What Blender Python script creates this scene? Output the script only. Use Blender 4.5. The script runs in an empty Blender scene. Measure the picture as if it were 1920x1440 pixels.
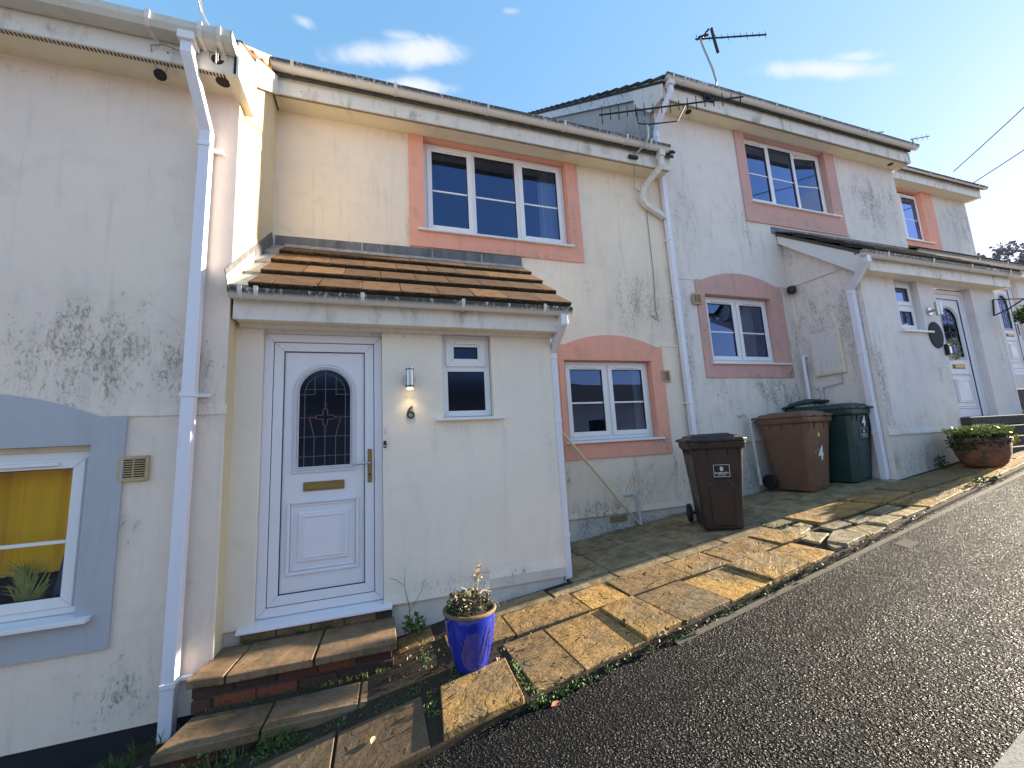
import bpy, bmesh, math, random
from mathutils import Vector, Matrix, noise as mnoise
random.seed(7)
C = bpy.context.scene
COL = C.collection
R = math.radians

# ------------------------------------------------------------------ camera
cam_data = bpy.data.cameras.new('camera')
cam_data.sensor_width = 36.0
cam_data.lens = 762.0 / 1920.0 * 36.0
cam_data.clip_end = 2000.0
cam_data.clip_start = 0.05
cam = bpy.data.objects.new('camera', cam_data)
COL.objects.link(cam)
rot = Matrix(((0.94799959, 0.00503836, -0.31823168),
              (-0.3135532, -0.1567459, -0.93654424),
              (-0.05460015, 0.98762611, -0.14701526)))
M4 = rot.to_4x4()
# columns of rot are the camera axes in world space (camera looks down its own -Z)
cam.matrix_world = M4
C.camera = cam

# ------------------------------------------------------------------ world, sun, exposure
SUN = Vector((1.0, 0.018, 0.30)).normalized()
EL = math.asin(SUN.z)
AZ = math.atan2(SUN.x, SUN.y)
world = bpy.data.worlds.new("World")
C.world = world
world.use_nodes = True
wn, wl = world.node_tree.nodes, world.node_tree.links
wn.clear()
w_out = wn.new('ShaderNodeOutputWorld')
w_bg = wn.new('ShaderNodeBackground')
sky = wn.new('ShaderNodeTexSky')
sky.sky_type = 'NISHITA'
sky.sun_disc = False
sky.sun_elevation = EL
sky.sun_rotation = AZ
sky.altitude = 50
sky.air_density = 1.0
sky.dust_density = 0.25
sky.ozone_density = 2.5
w_bg.inputs['Strength'].default_value = 0.15
tc = wn.new('ShaderNodeTexCoord')


def wmath(op, a, b=None, clamp=False):
    n = wn.new('ShaderNodeMath'); n.operation = op; n.use_clamp = clamp
    for i, v in enumerate((a, b)):
        if v is None: continue
        if isinstance(v, (int, float)): n.inputs[i].default_value = v
        else: wl.new(v, n.inputs[i])
    return n.outputs[0]


# thin clouds: noise thickened round a few directions
cn = wn.new('ShaderNodeTexNoise'); cn.inputs['Scale'].default_value = 10.0
cn.inputs['Detail'].default_value = 5; cn.inputs['Roughness'].default_value = 0.6
cn.inputs['Distortion'].default_value = 0.5
cmap = wn.new('ShaderNodeMapping'); cmap.inputs['Scale'].default_value = (1.0, 1.3, 1.8); wl.new(tc.outputs['Generated'], cmap.inputs[0])
wl.new(cmap.outputs[0], cn.inputs['Vector'])
total = None
# each cloud: direction of its middle, its long and short axes, half length, half height, density
for c_, u_, v_, ru_, rv_, amt in (
        ((0.0597, 0.6768, 0.7338), (0.9786, -0.1847, 0.0907), (-0.1969, -0.7127, 0.6733), 0.1757, 0.0291, 1.00),
        ((0.0465, 0.6606, 0.7493), (0.9933, -0.1103, 0.0356), (-0.1061, -0.7426, 0.6613), 0.0565, 0.0163, 0.60),
        ((0.0855, 0.7092, 0.6998), (0.9852, -0.1649, 0.0467), (-0.1485, -0.6855, 0.7128), 0.1166, 0.0217, 1.00),
        ((-0.1165, 0.6676, 0.7353), (0.9906, 0.1319, 0.0373), (0.0721, -0.7327, 0.6767), 0.0365, 0.0142, 0.75),
        ((0.2356, 0.5849, 0.7761), (0.9539, -0.292, -0.0696), (-0.1859, -0.7567, 0.6268), 0.0266, 0.0085, 0.60),
        ((0.713, 0.386, 0.5853), (0.6779, -0.5929, -0.4347), (-0.1793, -0.7067, 0.6844), 0.1436, 0.0193, 1.00),
        ((0.7323, 0.3542, 0.5816), (0.647, -0.6283, -0.4319), (-0.2125, -0.6926, 0.6893), 0.0631, 0.0130, 0.70),
        ((0.8622, 0.2866, 0.4178), (0.5044, -0.563, -0.6547), (-0.0476, -0.7752, 0.6299), 0.0322, 0.0117, 0.40),
        ((-0.7, -0.5, 0.5), (0.58, -0.81, 0), (0.4, 0.3, 0.86), 0.4, 0.08, 0.8),
        ((0.62, -0.68, 0.4), (0.74, 0.67, 0), (-0.27, 0.3, 0.91), 0.35, 0.07, 0.9)):
    U_ = Vector(u_).normalized(); C_ = Vector(c_).normalized(); V_ = C_.cross(U_).normalized(); U_ = V_.cross(C_)
    mp = wn.new('ShaderNodeMapping'); mp.vector_type = 'TEXTURE'
    wl.new(tc.outputs['Generated'], mp.inputs['Vector'])
    mp.inputs['Location'].default_value = C_
    mp.inputs['Rotation'].default_value = Matrix((U_, V_, C_)).transposed().to_euler()
    mp.inputs['Scale'].default_value = (ru_ * 1.35, rv_ * 1.35, 0.6)
    ln = wn.new('ShaderNodeVectorMath'); ln.operation = 'LENGTH'; wl.new(mp.outputs[0], ln.inputs[0])
    mr = wn.new('ShaderNodeMapRange'); mr.interpolation_type = 'SMOOTHSTEP'
    wl.new(ln.outputs['Value'], mr.inputs[0])
    mr.inputs[1].default_value = 1.0; mr.inputs[2].default_value = 0.0
    mr.inputs[3].default_value = 0.0; mr.inputs[4].default_value = amt
    total = mr.outputs[0] if total is None else wmath('MAXIMUM', total, mr.outputs[0])
cl = wn.new('ShaderNodeMapRange'); cl.interpolation_type = 'SMOOTHSTEP'
wl.new(wmath('ADD', wmath('MULTIPLY', total, 0.68), cn.outputs['Fac']), cl.inputs[0])
cl.inputs[1].default_value = 0.66; cl.inputs[2].default_value = 1.22
cl.inputs[3].default_value = 0.0; cl.inputs[4].default_value = 0.9
mixc = wn.new('ShaderNodeMixRGB')
wl.new(cl.outputs[0], mixc.inputs[0])
# compress the sky's range evenly over the whole dome, as the photograph's exposure does
ssep = wn.new('ShaderNodeSeparateXYZ'); wl.new(sky.outputs[0], ssep.inputs[0])
scomb = wn.new('ShaderNodeCombineXYZ')
for i_, (a_, p_) in enumerate(((0.657, 0.72), (0.886, 0.5), (1.133, 0.45))):
    wl.new(wmath('MULTIPLY', wmath('POWER', ssep.outputs[i_], p_), a_), scomb.inputs[i_])
wl.new(scomb.outputs[0], mixc.inputs[1])
mixc.inputs[2].default_value = (1.6, 1.68, 1.85, 1)
wl.new(mixc.outputs[0], w_bg.inputs['Color'])
wl.new(w_bg.outputs[0], w_out.inputs[0])

sun_data = bpy.data.lights.new('sun', 'SUN')
sun_data.energy = 4.8
sun_data.angle = R(0.6)
sun_data.color = (1.0, 0.87, 0.66)
sun = bpy.data.objects.new('sun', sun_data)
sun.rotation_euler = SUN.to_track_quat('Z', 'Y').to_euler()
sun.location = (30, 0, 12)
COL.objects.link(sun)

C.render.engine = 'CYCLES'
C.cycles.max_bounces = 6
C.cycles.diffuse_bounces = 3
C.cycles.glossy_bounces = 3
C.view_settings.view_transform = 'Standard'
C.view_settings.look = 'None'
C.view_settings.exposure = 2.0
C.view_settings.gamma = 1.0
C.view_settings.use_curve_mapping = False

# ------------------------------------------------------------------ material helpers


class NT:
    def __init__(s, name):
        s.m = bpy.data.materials.new(name); s.m.use_nodes = True
        s.n = s.m.node_tree.nodes; s.l = s.m.node_tree.links
        s.b = s.n['Principled BSDF']
        s.geo = None

    def set(s, node, sock, v):
        if v is None: return
        if hasattr(v, 'is_output') or isinstance(v, bpy.types.NodeSocket): s.l.new(v, node.inputs[sock])
        else: node.inputs[sock].default_value = v

    def pos(s):
        if not s.geo: s.geo = s.n.new('ShaderNodeNewGeometry')
        return s.geo.outputs['Position']

    def obj(s):
        return s.n.new('ShaderNodeTexCoord').outputs['Object']

    def math(s, op, a, b=None, c=None, clamp=False):
        n = s.n.new('ShaderNodeMath'); n.operation = op; n.use_clamp = clamp
        s.set(n, 0, a); s.set(n, 1, b)
        if c is not None: s.set(n, 2, c)
        return n.outputs[0]

    def mapping(s, vec, scale=(1, 1, 1), loc=(0, 0, 0), rot=(0, 0, 0)):
        n = s.n.new('ShaderNodeMapping'); s.l.new(vec, n.inputs[0])
        n.inputs['Scale'].default_value = scale; n.inputs['Location'].default_value = loc; n.inputs['Rotation'].default_value = rot
        return n.outputs[0]

    def noise(s, vec, scale, detail=4, rough=0.55, dist=0.0):
        n = s.n.new('ShaderNodeTexNoise'); s.l.new(vec, n.inputs['Vector'])
        n.inputs['Scale'].default_value = scale; n.inputs['Detail'].default_value = detail
        n.inputs['Roughness'].default_value = rough; n.inputs['Distortion'].default_value = dist
        return n.outputs['Fac']

    def vor(s, vec, scale, feature='F1', out='Distance', rnd=1.0):
        n = s.n.new('ShaderNodeTexVoronoi'); s.l.new(vec, n.inputs['Vector'])
        n.feature = feature; n.inputs['Scale'].default_value = scale; n.inputs['Randomness'].default_value = rnd
        return n.outputs[out]

    def ramp(s, v, a, b, lo=0.0, hi=1.0):
        n = s.n.new('ShaderNodeMapRange'); n.interpolation_type = 'SMOOTHSTEP'
        s.set(n, 0, v)
        n.inputs[1].default_value = a; n.inputs[2].default_value = b; n.inputs[3].default_value = lo; n.inputs[4].default_value = hi
        return n.outputs[0]

    def mix(s, f, a, b, mode='MIX'):
        n = s.n.new('ShaderNodeMixRGB'); n.blend_type = mode
        s.set(n, 0, f)
        for i, v in ((1, a), (2, b)):
            if isinstance(v, (tuple, list)) and len(v) == 3: v = (*v, 1)
            s.set(n, i, v)
        return n.outputs[0]

    def bump(s, h, strength=0.3, dist=0.01, prev=None):
        n = s.n.new('ShaderNodeBump'); s.l.new(h, n.inputs['Height'])
        n.inputs['Strength'].default_value = strength; n.inputs['Distance'].default_value = dist
        if prev is not None: s.l.new(prev, n.inputs['Normal'])
        return n.outputs[0]

    def rand(s):
        return s.n.new('ShaderNodeObjectInfo').outputs['Random']

    def done(s, color=None, rough=None, normal=None, metal=None, spec=None):
        if isinstance(color, (tuple, list)) and len(color) == 3: color = (*color, 1)
        s.set(s.b, 'Base Color', color); s.set(s.b, 'Roughness', rough)
        if normal is not None: s.l.new(normal, s.b.inputs['Normal'])
        s.set(s.b, 'Metallic', metal); s.set(s.b, 'Specular IOR Level', spec)
        return s.m


def render_mat(name, base, stains=(), grime=0.12, bumps=0.35, warm=(0.0, 0.0, 0.0)):
    """smooth painted render with soft blotches and mould streaks at given places"""
    t = NT(name); p = t.pos()
    big = t.noise(p, 0.9, 3)
    mid = t.noise(p, 5.0, 5, 0.6)
    col = t.mix(t.ramp(big, 0.35, 0.7, 0, 0.7), base, tuple(c * k for c, k in zip(base, (0.90, 0.90, 0.93))))
    col = t.mix(t.ramp(mid, 0.5, 0.75, 0, grime), col, (0.30, 0.28, 0.24))
    # rain streaks
    st = t.noise(t.mapping(p, (9, 9, 0.7)), 1.6, 5, 0.65)
    col = t.mix(t.ramp(st, 0.52, 0.78, 0, grime * 1.5), col, (0.26, 0.25, 0.22))
    total = None
    for (x, z, rx, rz, a) in stains:
        vm = t.n.new('ShaderNodeVectorMath'); vm.operation = 'SUBTRACT'
        t.l.new(p, vm.inputs[0]); vm.inputs[1].default_value = (x, 0, z)
        v2 = t.n.new('ShaderNodeVectorMath'); v2.operation = 'MULTIPLY'
        t.l.new(vm.outputs[0], v2.inputs[0]); v2.inputs[1].default_value = (1 / rx, 0, 1 / rz)
        v3 = t.n.new('ShaderNodeVectorMath'); v3.operation = 'LENGTH'; t.l.new(v2.outputs[0], v3.inputs[0])
        m = t.ramp(v3.outputs['Value'], 1.0, 0.1, 0, a)
        total = m if total is None else t.math('MAXIMUM', total, m)
    if total is not None:
        fine = t.noise(t.mapping(p, (1, 1, 0.5)), 48, 6, 0.75, 0.6)
        med = t.noise(t.mapping(p, (1, 1, 0.35)), 6.5, 5, 0.65, 0.6)
        soft = t.math('MULTIPLY', total, t.ramp(med, 0.30, 0.75))
        thr = t.math('ADD', t.math('ADD', t.math('MULTIPLY', fine, 0.85), t.math('MULTIPLY', med, 0.30)), t.math('MULTIPLY', total, 0.16))
        spk = t.math('MULTIPLY', t.ramp(total, 0.0, 0.35), t.ramp(thr, 0.68, 0.84))
        col = t.mix(t.math('MULTIPLY', soft, 0.30), col, (0.20, 0.20, 0.16))
        col = t.mix(t.math('MULTIPLY', spk, 0.62), col, (0.055, 0.06, 0.05))
    # hairline cracks / scuffs
    cr = t.vor(t.mapping(p, (1, 1, 0.6)), 1.6, 'DISTANCE_TO_EDGE')
    crm = t.math('MULTIPLY', t.ramp(cr, 0.003, 0.0, 0, 0.25), t.ramp(t.noise(p, 2.2, 2), 0.60, 0.68))
    col = t.mix(crm, col, (0.12, 0.11, 0.1))
    n = t.bump(t.noise(p, 120, 3, 0.6), bumps * 0.5, 0.004)
    n = t.bump(t.noise(p, 9, 5, 0.6), bumps, 0.014, n)
    n = t.bump(t.noise(p, 2.6, 3, 0.5), 0.5, 0.03, n)
    return t.done(col, 0.85, n, spec=0.25)


def plastic(name, base, rough=0.35, dirt=0.15, dirtcol=(0.10, 0.10, 0.085), scale=14, edge_z=None, spec=0.5):
    t = NT(name); p = t.pos()
    d1 = t.noise(t.mapping(p, (1, 1, 0.4)), scale, 6, 0.68, 0.4)
    d2 = t.noise(p, 2.3, 3)
    m = t.math('MULTIPLY', t.ramp(d1, 0.47, 0.72), t.ramp(d2, 0.35, 0.62, 0.35, 1.0))
    col = t.mix(t.math('MULTIPLY', m, dirt), base, dirtcol)
    n = t.bump(t.noise(p, 60, 3), 0.05, 0.003)
    return t.done(col, t.ramp(d1, 0.4, 0.7, rough, min(1, rough + 0.25)), n, spec=spec)


WHITE = (0.66, 0.67, 0.70)
M = {}
CREAM = (0.71, 0.67, 0.59)
M['wall8'] = render_mat('cream_render_lower_house', (0.88, 0.725, 0.61),
                        [(-1.75, 0.72, 0.75, 0.62, 1.0), (-2.3, 0.55, 0.5, 0.5, 0.8), (-1.25, 0.62, 0.4, 0.45, 0.9), (-1.05, 0.42, 0.35, 0.25, 0.6), (-1.4, -1.3, 0.5, 0.35, 0.7), (-1.2, -1.0, 0.25, 0.7, 0.45), (-1.45, -0.2, 0.12, 0.6, 0.4), (-3.2, -1.4, 2.5, 0.3, 0.6), (-3.0, 1.0, 0.8, 0.8, 0.7), (-3.0, 2.7, 2.5, 0.25, 0.35)], 0.14)
M['wall6'] = render_mat('cream_render', (0.89, 0.74, 0.595),
                        [(3.35, 1.75, 0.75, 0.75, 0.95), (3.4, 0.2, 0.4, 0.35, 0.5), (3.1, -0.6, 0.7, 0.45, 0.8), (2.5, -0.85, 0.9, 0.3, 0.9), (3.7, -0.6, 0.5, 0.5, 0.7), (1.4, 2.6, 0.6, 0.3, 0.3), (2.9, 2.2, 0.4, 0.5, 0.4), (0.36, 2.35, 0.07, 0.5, 0.5), (2.60, 2.1, 0.10, 0.7, 0.5), (3.66, -0.4, 0.06, 0.5, 1.0), (2.12, -0.4, 0.06, 0.4, 0.9), (3.9, 1.5, 0.12, 2.2, 0.8), (1.2, 3.6, 2.4, 0.12, 0.5)], 0.16)
M['porch6'] = render_mat('cream_render_porch', (0.90, 0.79, 0.67), [(0.8, -1.08, 1.2, 0.16, 0.7), (0.77, 0.17, 0.35, 0.10, 0.5), (0.3, 1.0, 1.4, 0.12, 0.6), (0.47, 0.1, 0.05, 0.25, 0.45), (1.07, 0.1, 0.05, 0.25, 0.45), (1.5, 0.3, 0.1, 1.2, 0.5), (0.09, 0.0, 0.04, 1.0, 0.3), (1.5, -0.9, 0.25, 0.25, 0.4), (0.26, 0.1, 0.06, 0.3, 0.4)], 0.07)
M['wall4'] = render_mat('grey_cream_render', (0.82, 0.725, 0.67),
                        [(8.6, 4.0, 1.2, 1.0, 0.95), (5.4, 3.2, 0.7, 0.7, 0.55), (5.6, 0.55, 0.9, 0.6, 1.0), (4.6, 0.5, 0.6, 0.6, 0.7), (5.9, 1.2, 0.35, 1.2, 0.9), (6.2, 1.5, 0.3, 1.6, 0.7), (4.3, 3.2, 0.5, 1.2, 0.5), (5.1, -0.5, 0.8, 0.4, 0.9), (6.1, 2.8, 0.4, 0.6, 0.6), (7.85, 3.0, 0.08, 0.7, 1.0), (5.5, 3.0, 0.06, 0.6, 1.0), (9.3, 3.9, 0.2, 1.2, 1.0), (4.1, 1.5, 0.12, 3.0, 0.7), (6.05, 0.4, 0.08, 0.6, 1.0), (7.0, 4.75, 2.5, 0.12, 0.5)], 0.18)
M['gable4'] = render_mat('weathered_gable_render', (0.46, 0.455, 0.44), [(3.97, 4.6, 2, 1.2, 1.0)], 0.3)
M['porch4'] = render_mat('grey_cream_porch_render', (0.80, 0.725, 0.70),
                         [(7.6, 0.7, 0.6, 0.35, 0.75), (6.25, 0.6, 0.22, 1.4, 1.0), (6.5, -0.3, 0.7, 0.5, 0.8), (7.0, 0.0, 1.2, 0.3, 0.5), (9.2, 0.6, 0.5, 1.2, 0.5), (6.2, -0.4, 0.3, 0.4, 1.0)], 0.2)
M['wall2'] = render_mat('far_render', (0.74, 0.67, 0.62), [(14.2, 5.0, 1.2, 1.2, 0.8)], 0.2)
M['sidewall8'] = render_mat('sun_yellow_side_render', (0.70, 0.59, 0.38), [(-0.98, 1.7, 1.0, 0.75, 0.75)], 0.16)  # warm sun and its bounce put into the side wall's yellow
M['plinth'] = render_mat('plinth_render', (0.70, 0.63, 0.56), [(2.8, -1.0, 2.0, 0.3, 0.9), (1.2, -1.3, 1.0, 0.2, 0.6), (6.5, -0.5, 2.0, 0.4, 0.8), (4.8, -0.6, 1.2, 0.5, 0.9)], 0.25)
M['black_plinth'] = NT('black_painted_plinth').done((0.012, 0.014, 0.022), 0.6)
M['blue'] = render_mat('blue_grey_paint', (0.47, 0.475, 0.51), [], 0.15)
M['salmon'] = render_mat('salmon_paint', (0.86, 0.40, 0.29), [(3.5, -0.1, 0.3, 0.25, 0.9), (2.3, 1.1, 0.5, 0.2, 0.4), (1.5, 2.3, 1.2, 0.12, 0.6), (2.45, 3.0, 0.12, 0.9, 0.5), (2.2, 0.3, 0.1, 0.7, 0.5)], 0.26)
M['salmon4'] = render_mat('dusty_pink_paint', (0.66, 0.38, 0.33), [(5.9, 0.85, 0.3, 0.25, 1.0), (4.4, 1.2, 0.4, 0.8, 0.4), (7.7, 4.0, 0.3, 0.8, 0.5), (6.6, 3.35, 1.2, 0.15, 0.6), (5.2, 0.8, 0.9, 0.12, 0.5)], 0.3)
M['upvc'] = plastic('white_upvc', (0.82, 0.79, 0.80), 0.28, 0.06)
M['upvc_dirty'] = plastic('weathered_white_upvc', (0.72, 0.67, 0.64), 0.4, 0.35, scale=20)
M['door_white'] = plastic('white_door_plastic', (0.80, 0.77, 0.82), 0.3, 0.03)
M['fascia'] = plastic('grubby_fascia', (0.76, 0.69, 0.62), 0.4, 0.75, (0.24, 0.21, 0.17), 6)
M['fascia_black'] = plastic('algae_blackened_bargeboard', (0.66, 0.65, 0.66), 0.4, 0.95, (0.03, 0.03, 0.028), 22)
M['fascia_bright'] = plastic('bright_fascia', (0.74, 0.73, 0.70), 0.35, 0.12, (0.3, 0.22, 0.14), 7)
M['soffit'] = plastic('cream_soffit', (0.82, 0.71, 0.52), 0.5, 0.3, (0.33, 0.27, 0.20), 3)
M['grille'] = NT('dark_vent_strip').done((0.05, 0.045, 0.04), 0.7)
M['seal'] = NT('black_gasket').done((0.012, 0.012, 0.014), 0.5)
M['pipe'] = plastic('white_downpipe', (0.78, 0.76, 0.84), 0.3, 0.07)
M['vent_tan'] = plastic('tan_vent_plastic', (0.50, 0.36, 0.20), 0.4, 0.2)
M['vent_dark'] = NT('vent_shadow').done((0.03, 0.022, 0.015), 0.8)


def gutter_mat():
    t = NT('algae_streaked_gutter'); p = t.pos(); o = t.obj()
    # algae speckle strongest towards the lip (object z = 0 at the lip)
    sz = t.n.new('ShaderNodeSeparateXYZ'); t.l.new(o, sz.inputs[0])
    g = t.ramp(sz.outputs['Z'], -0.062, -0.022, 0.0, 1.0)
    nz = t.noise(t.mapping(p, (1, 1, 0.5)), 42, 6, 0.7, 0.3)
    b = t.noise(p, 1.3, 3)
    m = t.math('MULTIPLY', t.ramp(t.math('ADD', nz, t.math('MULTIPLY', b, 0.35)), 0.46, 0.66), g)
    col = t.mix(m, (0.74, 0.71, 0.68), (0.05, 0.05, 0.042))
    return t.done(col, 0.45, t.bump(nz, 0.1, 0.003))


M['gutter'] = gutter_mat()
M['gutter_clean'] = plastic('pale_gutter', (0.60, 0.57, 0.50), 0.35, 0.25, (0.2, 0.18, 0.14), 16)


def tile_mat(name, a, b, moss_shade, lich=0.3):
    t = NT(name); p = t.pos()
    r = t.rand()
    col = t.mix(r, a, b)
    n1 = t.noise(p, 11, 6, 0.7, 0.3)
    col = t.mix(t.ramp(n1, 0.42, 0.7, 0, 0.6), col, tuple(c * 0.35 for c in a))
    n2 = t.noise(p, 46, 5, 0.7)
    col = t.mix(t.ramp(n2, 0.56, 0.70, 0, moss_shade), col, (0.075, 0.075, 0.02))
    n3 = t.noise(p, 70, 4, 0.6)
    col = t.mix(t.ramp(n3, 0.62, 0.72, 0, lich), col, (0.45, 0.42, 0.36))
    nn = t.bump(n2, 0.5, 0.006); nn = t.bump(t.noise(p, 160, 2), 0.4, 0.003, nn)
    return t.done(col, 0.9, nn, spec=0.2)


M['tile_brown'] = tile_mat('brown_concrete_tile', (0.10, 0.058, 0.034), (0.23, 0.128, 0.064), 1.0)
M['tile_dark'] = tile_mat('dark_roof_tile', (0.035, 0.035, 0.037), (0.075, 0.07, 0.062), 0.6, 0.5)
M['tile_orange'] = tile_mat('mossy_verge_tile', (0.16, 0.09, 0.045), (0.24, 0.13, 0.05), 0.6, 0.7)


def lead_mat(name, base):
    t = NT(name); p = t.pos()
    n1 = t.noise(t.mapping(p, (1, 1, 0.4)), 9, 6, 0.65, 0.5)
    col = t.mix(t.ramp(n1, 0.4, 0.7), base, tuple(c * 0.55 for c in base))
    n2 = t.noise(t.mapping(p, (1, 1, 0.2)), 25, 4, 0.7)
    col = t.mix(t.ramp(n2, 0.6, 0.75, 0, 0.5), col, (0.5, 0.5, 0.52))
    return t.done(col, 0.6, t.bump(n1, 0.3, 0.01), metal=0.15)


M['lead'] = lead_mat('grey_lead', (0.16, 0.155, 0.165))
M['lead_pale'] = lead_mat('pale_lead', (0.47, 0.45, 0.42))


def slab_mat(name, a, b, relief=1.0, dark=0.6, lines=0.8):
    t = NT(name); p = t.pos(); r = t.rand()
    off = t.n.new('ShaderNodeCombineXYZ')
    t.l.new(t.math('MULTIPLY', r, 37.0), off.inputs[0]); t.l.new(t.math('MULTIPLY', r, 11.0), off.inputs[1])
    vv = t.n.new('ShaderNodeVectorMath'); vv.operation = 'ADD'; t.l.new(p, vv.inputs[0]); t.l.new(off.outputs[0], vv.inputs[1])
    v = vv.outputs[0]
    ang = t.n.new('ShaderNodeVectorRotate'); ang.rotation_type = 'Z_AXIS'
    t.l.new(v, ang.inputs['Vector']); t.l.new(t.math('MULTIPLY_ADD', r, 1.6, -1.3), ang.inputs['Angle'])
    v = ang.outputs[0]
    # riven layers: stepped noise stretched one way
    n1 = t.noise(t.mapping(v, (1, 2.6, 1)), 3.0, 2.2, 0.5, 0.9)
    steps = t.math('MULTIPLY', n1, 14.0)
    fl = t.math('FLOOR', steps); fr = t.math('FRACT', steps)
    layered = t.math('ADD', fl, t.ramp(fr, 0.0, 0.16))
    edge = t.ramp(fr, 0.20, 0.0, 0, 1)
    edge2 = t.math('MULTIPLY', edge, t.ramp(t.noise(v, 3.4, 2), 0.46, 0.58))
    n2 = t.noise(p, 7.5, 6, 0.65)
    n3 = t.noise(p, 38, 5, 0.65)
    col = t.mix(r, a, b)
    col = t.mix(t.ramp(n2, 0.40, 0.68, 0, dark), col, (0.13, 0.085, 0.04))
    col = t.mix(t.ramp(t.noise(p, 3.1, 5, 0.65), 0.47, 0.62, 0, 0.6), col, (0.17, 0.125, 0.075))
    col = t.mix(t.ramp(t.noise(p, 1.7, 4, 0.6), 0.5, 0.72, 0, 0.3), col, (0.30, 0.26, 0.19))
    col = t.mix(t.ramp(n3, 0.52, 0.70, 0, 0.6), col, (0.06, 0.045, 0.022))
    col = t.mix(t.math('MULTIPLY', edge2, lines), col, (0.035, 0.025, 0.014))
    nn = t.bump(layered, min(1.0, 0.75 * relief), 0.012 * relief)
    nn = t.bump(n2, min(1.0, 0.45 * relief), 0.02, nn)
    nn = t.bump(n3, 0.4, 0.006, nn)
    return t.done(col, 0.7, nn, spec=0.3)


M['slab'] = slab_mat('riven_ochre_slab', (0.60, 0.335, 0.09), (0.28, 0.175, 0.08), 1.8)
M['slab_inner'] = slab_mat('smooth_buff_slab', (0.41, 0.30, 0.165), (0.32, 0.24, 0.13), 0.35, 0.75, 0.3)
M['slab_step'] = slab_mat('step_slab_stone', (0.30, 0.18, 0.10), (0.21, 0.135, 0.08), 0.3, 0.95, 0.25)
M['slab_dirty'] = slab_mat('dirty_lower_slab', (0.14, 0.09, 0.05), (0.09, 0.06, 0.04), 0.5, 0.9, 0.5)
M['slab_broken'] = slab_mat('broken_stone', (0.44, 0.33, 0.16), (0.40, 0.33, 0.22), 0.7)


def asphalt():
    t = NT('wet_dark_asphalt'); p = t.pos()
    wp = t.n.new('ShaderNodeTexNoise'); wp.inputs['Scale'].default_value = 22; wp.inputs['Detail'].default_value = 3; t.l.new(p, wp.inputs['Vector'])
    wv = t.n.new('ShaderNodeVectorMath'); wv.operation = 'MULTIPLY_ADD'
    t.l.new(wp.outputs['Color'], wv.inputs[0]); wv.inputs[1].default_value = (0.02, 0.02, 0.02); t.l.new(p, wv.inputs[2])
    q = wv.outputs[0]
    v = t.vor(q, 66); vc = t.vor(q, 66, out='Color'); v2 = t.vor(q, 150)
    bw = t.n.new('ShaderNodeSeparateColor'); t.l.new(vc, bw.inputs[0])
    stone = t.ramp(v, 0.58, 0.22)
    c = t.mix(bw.outputs[0], (0.005, 0.0055, 0.009), (0.020, 0.022, 0.029))
    c = t.mix(t.ramp(bw.outputs[1], 0.90, 0.98), c, (0.17, 0.16, 0.145))
    c = t.mix(stone, (0.003, 0.003, 0.004), c)
    big = t.noise(p, 0.8, 4)
    wear = t.ramp(t.noise(t.mapping(p, (0.35, 2.4, 1)), 1.3, 5, 0.6), 0.40, 0.64, 0, 0.5)
    c = t.mix(wear, c, (0.004, 0.004, 0.006))
    crk = t.vor(t.mapping(p, (0.5, 1.1, 1)), 1.1, 'DISTANCE_TO_EDGE')
    c = t.mix(t.math('MULTIPLY', t.ramp(crk, 0.012, 0.0), t.ramp(t.noise(p, 1.5, 2), 0.5, 0.6)), c, (0.002, 0.002, 0.002))
    c = t.mix(t.ramp(big, 0.46, 0.72, 0, 0.3), c, (0.035, 0.035, 0.037))
    h = t.math('ADD', t.math('MULTIPLY', stone, t.math('MULTIPLY_ADD', bw.outputs[2], 1.0, 0.3)), t.math('MULTIPLY', t.ramp(v2, 0.6, 0.2), 0.3))
    nn = t.bump(h, 1.0, 0.012)
    nn = t.bump(t.noise(p, 5, 3), 0.25, 0.03, nn)
    rg = t.math('ADD', t.ramp(bw.outputs[1], 0.1, 0.9, 0.40, 0.75), t.math('MULTIPLY', wear, 0.25))
    return t.done(c, rg, nn, spec=0.19)


M['asphalt'] = asphalt()


def concrete(name, a, sc=60):
    t = NT(name); p = t.pos()
    n1 = t.noise(p, sc, 5, 0.7); n2 = t.noise(p, 3, 5)
    c = t.mix(t.ramp(n1, 0.4, 0.7, 0, 0.6), a, tuple(x * 0.4 for x in a))
    c = t.mix(t.ramp(n2, 0.45, 0.7, 0, 0.4), c, tuple(x * 0.5 for x in a))
    return t.done(c, 0.85, t.bump(n1, 0.5, 0.006), spec=0.3)


M['moss_shade'] = concrete('black_moss_shade', (0.024, 0.019, 0.009), 80)
M['dark_step'] = concrete('dark_step_stone', (0.075, 0.07, 0.068), 40)
M['kerb'] = concrete('concrete_edging', (0.15, 0.125, 0.09))
M['pale_path'] = concrete('pale_tarmac', (0.42, 0.38, 0.33), 90)
M['soil'] = concrete('dark_soil', (0.045, 0.034, 0.022), 40)
M['mortar'] = concrete('dark_mortar', (0.10, 0.085, 0.065), 70)


def brick_mat(name, a, b):
    t = NT(name); p = t.pos()
    n = t.noise(p, 40, 5, 0.7)
    c = t.mix(t.rand(), a, b)
    c = t.mix(t.ramp(n, 0.42, 0.68, 0, 0.75), c, (0.05, 0.04, 0.03))
    return t.done(c, 0.85, t.bump(n, 0.6, 0.006))


M['brick'] = brick_mat('red_brick', (0.13, 0.04, 0.024), (0.05, 0.03, 0.024))
M['brick_bright'] = brick_mat('bright_red_brick', (0.25, 0.065, 0.032), (0.20, 0.055, 0.03))


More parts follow.
